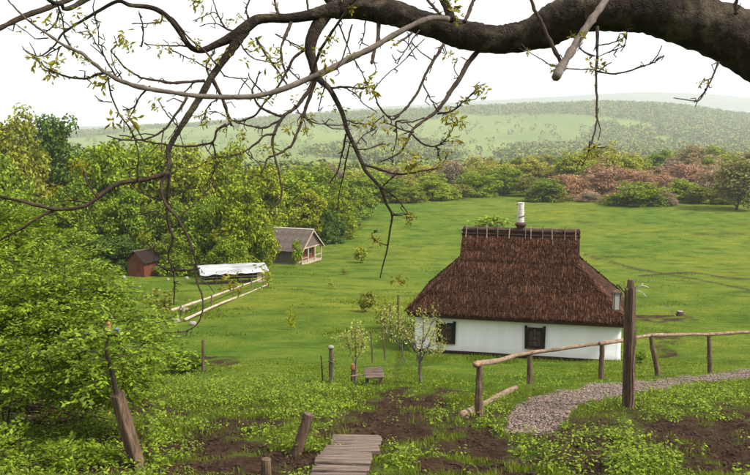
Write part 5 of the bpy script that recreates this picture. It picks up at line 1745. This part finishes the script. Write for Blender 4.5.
tw([(220, 160), (216, 168), (222, 176)], 1.2, .7); tw([(205, 146), (212, 156), (222, 158)], 1.2, .7); tw([(238, 38), (245, 52), (254, 60), (268, 64)], 1.8, .8, -.2)

WT_X = 3.75
def walnut():
    base = Vector((WT_X, LIMB_D + .25, gz(WT_X, LIMB_D + .25)))
    e = empty('walnut_tree', base)
    tag(e, 'old walnut tree whose thick mossy limb and bare twigs arch over the top', 'tree')
    rng = np.random.default_rng(77)
    lend = limb[0]
    j = at(lend[0], lend[1], lend[2]) - base
    tp = smooth_path([(0, 0, -.4), (.02, 0, .3), (.02, .03, 1.0), (.05, .1, 2.2), (.3, .3, 3.4), (.5, .7, 4.8)], 34)
    rad = np.interp(np.linspace(0, 1, 34), [0, .1, .25, .5, .75, 1], [.52, .42, .36, .34, .26, .14])
    V, Q = tube_arrays(tp, rad, 22, .05, rng)
    link('trunk', mesh_np('trunk', V, Q, True), M['bark'], e)
    pts_all = []
    for k, S in enumerate(BR):
        P = np.array([np.array(at(a, b_, c) - base) for a, b_, c, _ in S])
        R = S[:, 3] / 2 / F * S[:, 2]
        big = R.max() > .035
        if k == 0:
            t0 = np.array([.03, .05, j.z - .15])
            P = np.vstack([t0, P]); R = np.concatenate([[.30], R])
            P = smooth_path(np.column_stack([P, R]), 150); R = P[:, 3]; P = P[:, :3]
        elif not big:
            # knots and small kinks of real twigs
            P = P + np.cumsum(rng.normal(0, .0016, P.shape), 0) * (R[:, None] < .012)
            R = R * (1 + .10 * rng.normal(0, 1, len(R)))
        seg = 26 if k == 0 else (12 if big else 7)
        V, Q, e0, e1 = tube_mesh('b', P, R, seg, .045 if big else .06, rng)
        if k == 0:   # burls and ridges of old bark
            VV = V.reshape(len(P), seg, 3)
            ang = np.arange(seg)[None, :]
            nn = fbm(np.arange(len(P))[:, None] / 6.0 + 0 * ang, ang * .8 + np.zeros((len(P), 1)), 3) - .5
            VV = P[:, None, :] + (VV - P[:, None, :]) * (1 + .22 * nn)[..., None]
            V = VV.reshape(-1, 3)
        mat = M['bark'] if ((big or S[:, 3].max() > 6.5) and k not in (brD_grey, brI)) else (M['bark_grey'] if k in (brD_grey, brI) else M['bark_twig'])
        nm = 'limb' if k == 0 else ('branch' if S[:, 3].max() > 2.6 else 'twig')
        me = close_tube(V, Q, seg, e0, e1); me.name = nm
        o = link(nm, me, mat, e)
        if k in (brI,):
            pass
        if S[:, 3].max() < 9:
            sel = S[:, 3] < 4.5
            tg = unit(np.gradient(P[-len(S):], axis=0))
            for p_, r_, t_ in zip(P[-len(S):][sel], R[-len(S):][sel], tg[sel]): pts_all.append((p_, r_, t_))
    # short spurs and buds, too small to pick apart
    VV, QQ, nb = [], [], 0
    for _ in range(560):
        p_, r_, t_ = pts_all[rng.integers(0, len(pts_all))]
        d = unit(rng.normal(size=3) * .55 + t_ * .8)
        l = rng.uniform(.012, .06) if rng.random() < .8 else rng.uniform(.06, .15)
        m = p_ + d * l * .5 + rng.normal(0, .012, 3)
        V, Q = tube_arrays(np.array([p_, m, p_ + d * l]), [.0040, .0030, .0022], 5, .1, rng)
        VV.append(V); QQ.append(Q + nb); nb += len(V)
    o = link('spurs', mesh_np('spurs', np.vstack(VV), np.vstack(QQ), True), M['bark_twig'], e)
    tag(o, kind='stuff')
    # young drooping leaves in sprigs: a few shared shapes
    protos = []
    for k in range(7):
        r2 = np.random.default_rng(200 + k)
        n = r2.integers(9, 15)
        a = r2.uniform(0, 2 * math.pi, n)
        d = unit(np.stack([np.cos(a), np.sin(a), r2.normal(-.35, .6, n)], 1))
        c = r2.normal(0, .012, (n, 3))
        L = r2.uniform(.03, .06, n)
        V, Q = leaf_cards(c + d * .012, np.cross(d, r2.normal(size=(n, 3))), L, L * .36, r2, .2, d)
        # second pairs along stalks
        c2 = c + d * (L * .55)[:, None]
        V2, Q2 = leaf_cards(c2, np.cross(d, r2.normal(size=(n, 3))), L * .8, L * .28, r2, .2, unit(d + r2.normal(0, .5, (n, 3)) + np.array([0, 0, -.4])))
        me = mesh_np('leaf_sprig', np.vstack([V, V2]), np.vstack([Q, Q2 + len(V)])); me.materials.append(M['walnut_leaf'])
        protos.append(me)
    spots = [(124, 35, 1.2), (130, 46, 1.2), (120, 42, 1.0), (113, 122, 1.0), (127, 116, 1.1), (134, 120, 1.0), (155, 102, 1), (157, 108, .8), (256, 42, 1.2), (254, 50, 1), (268, 56, 1.1), (268, 62, .9), (344, 4, 1.1), (352, 10, 1),
             (57, 57, 1), (50, 66, 1.1), (46, 62, 1), (60, 64, .9), (36, 58, .9), (50, 72, .9), (55, 70, .8), (45, 19, 1), (58, 22, .8), (68, 27, 1), (76, 14, .9), (82, 18, .8), (106, 82, 1), (97, 80, .8), (160, 20, .7), (165, 18, .7),
             (213, 60, 1), (216, 66, .9), (162, 48, .9), (170, 50, .8), (205, 116, .9), (208, 122, .9), (229, 20, .7), (235, 18, .8), (200, 4, .9), (193, 2, .8), (329, 38, 1), (325, 50, 1), (326, 58, .9), (333, 36, .9), (318, 50, .8), (370, 82, 1.1), (366, 86, 1), (372, 88, 1),
             (345, 110, .9), (333, 108, .7), (358, 122, .9), (362, 126, 1), (372, 122, 1), (380, 125, 1), (401, 136, .9), (402, 144, 1), (405, 152, .9), (452, 118, 1.1), (458, 122, 1.1), (463, 125, .9), (450, 112, .9), (456, 138, .9), (449, 134, .8), (480, 88, 1.1), (484, 92, 1.1), (446, 152, .9), (441, 158, .8),
             (420, 160, 1), (415, 163, 1), (407, 165, .9), (442, 164, .9), (290, 128, .8), (302, 128, .9), (295, 100, .7), (310, 116, .8), (240, 132, .8), (242, 138, .8), (140, 232, .9), (146, 236, .9), (219, 232, .9), (213, 236, .8), (232, 278, 1), (238, 285, 1.1), (242, 290, 1), (224, 288, .8), (205, 164, .8), (212, 160, .7), (150, 172, .7), (75, 168, 1), (82, 165, .9), (56, 188, .9), (48, 190, .8),
             (590, 148, 1), (586, 158, .8), (594, 154, .9), (451, 6, 1.1), (456, 13, 1), (447, 2, .9), (365, 12, 1), (370, 8, .8), (340, 2, .9), (590, 66, .9), (599, 64, .8), (450, 53, .7), (527, 52, .6), (446, 55, .6), (130, 72, .6), (222, 130, .8), (408, 222, .9), (412, 218, .8), (396, 278, .9), (402, 280, .8), (376, 243, .8), (232, 168, .8), (243, 150, .7), (262, 150, .7), (325, 74, .9), (318, 90, .8), (245, 62, .8), (275, 48, .7), (265, 270, .9), (258, 266, .8), (193, 60, .6), (230, 50, .6)]
    extra = [(BR[i][int(rng.integers(len(BR[i]) // 2, len(BR[i])))], .7) for i in rng.integers(3, len(BR), 46)]
    i = 0
    for (px, py, s) in spots + [(q[0], q[1], s) for q, s in extra]:
        dep = nearest_depth(px, py)
        if dep is None:
            dmin = min(((np.hypot(b[:, 0] - px, b[:, 1] - py).min(), b) for b in BR), key=lambda t: t[0])[1]
            dep = dmin[int(np.argmin(np.hypot(dmin[:, 0] - px, dmin[:, 1] - py))), 2]
        o = link('leaf_sprig', protos[i % len(protos)], None, e)
        o.location = at(px, py, dep - .02) - base
        o.rotation_euler = (rng.uniform(-.5, .5), rng.uniform(-.5, .5), rng.uniform(0, 6.28))
        s = s * rng.uniform(.6, 1.0)
        o.scale = (s, s, s)
        i += 1
walnut()

# ------------------------------------------------------------------ haze
def haze():
    m = bpy.data.materials.new('haze'); m.use_nodes = True
    t = m.node_tree
    t.nodes.clear()
    out = t.nodes.new('ShaderNodeOutputMaterial')
    v = t.nodes.new('ShaderNodeVolumePrincipled')
    v.inputs['Color'].default_value = (.92, .96, 1.0, 1)
    v.inputs['Density'].default_value = HAZE_DENSITY
    v.inputs['Anisotropy'].default_value = 0.2
    t.links.new(v.outputs[0], out.inputs['Volume'])
    o = MB().box((0, 6480, 155), (44000, 13100, 400)).build('haze', m)
    tag(o, 'pale spring haze filling the valley and fading the far hills', 'haze', kind='stuff')
HAZE_DENSITY = .00019
haze()
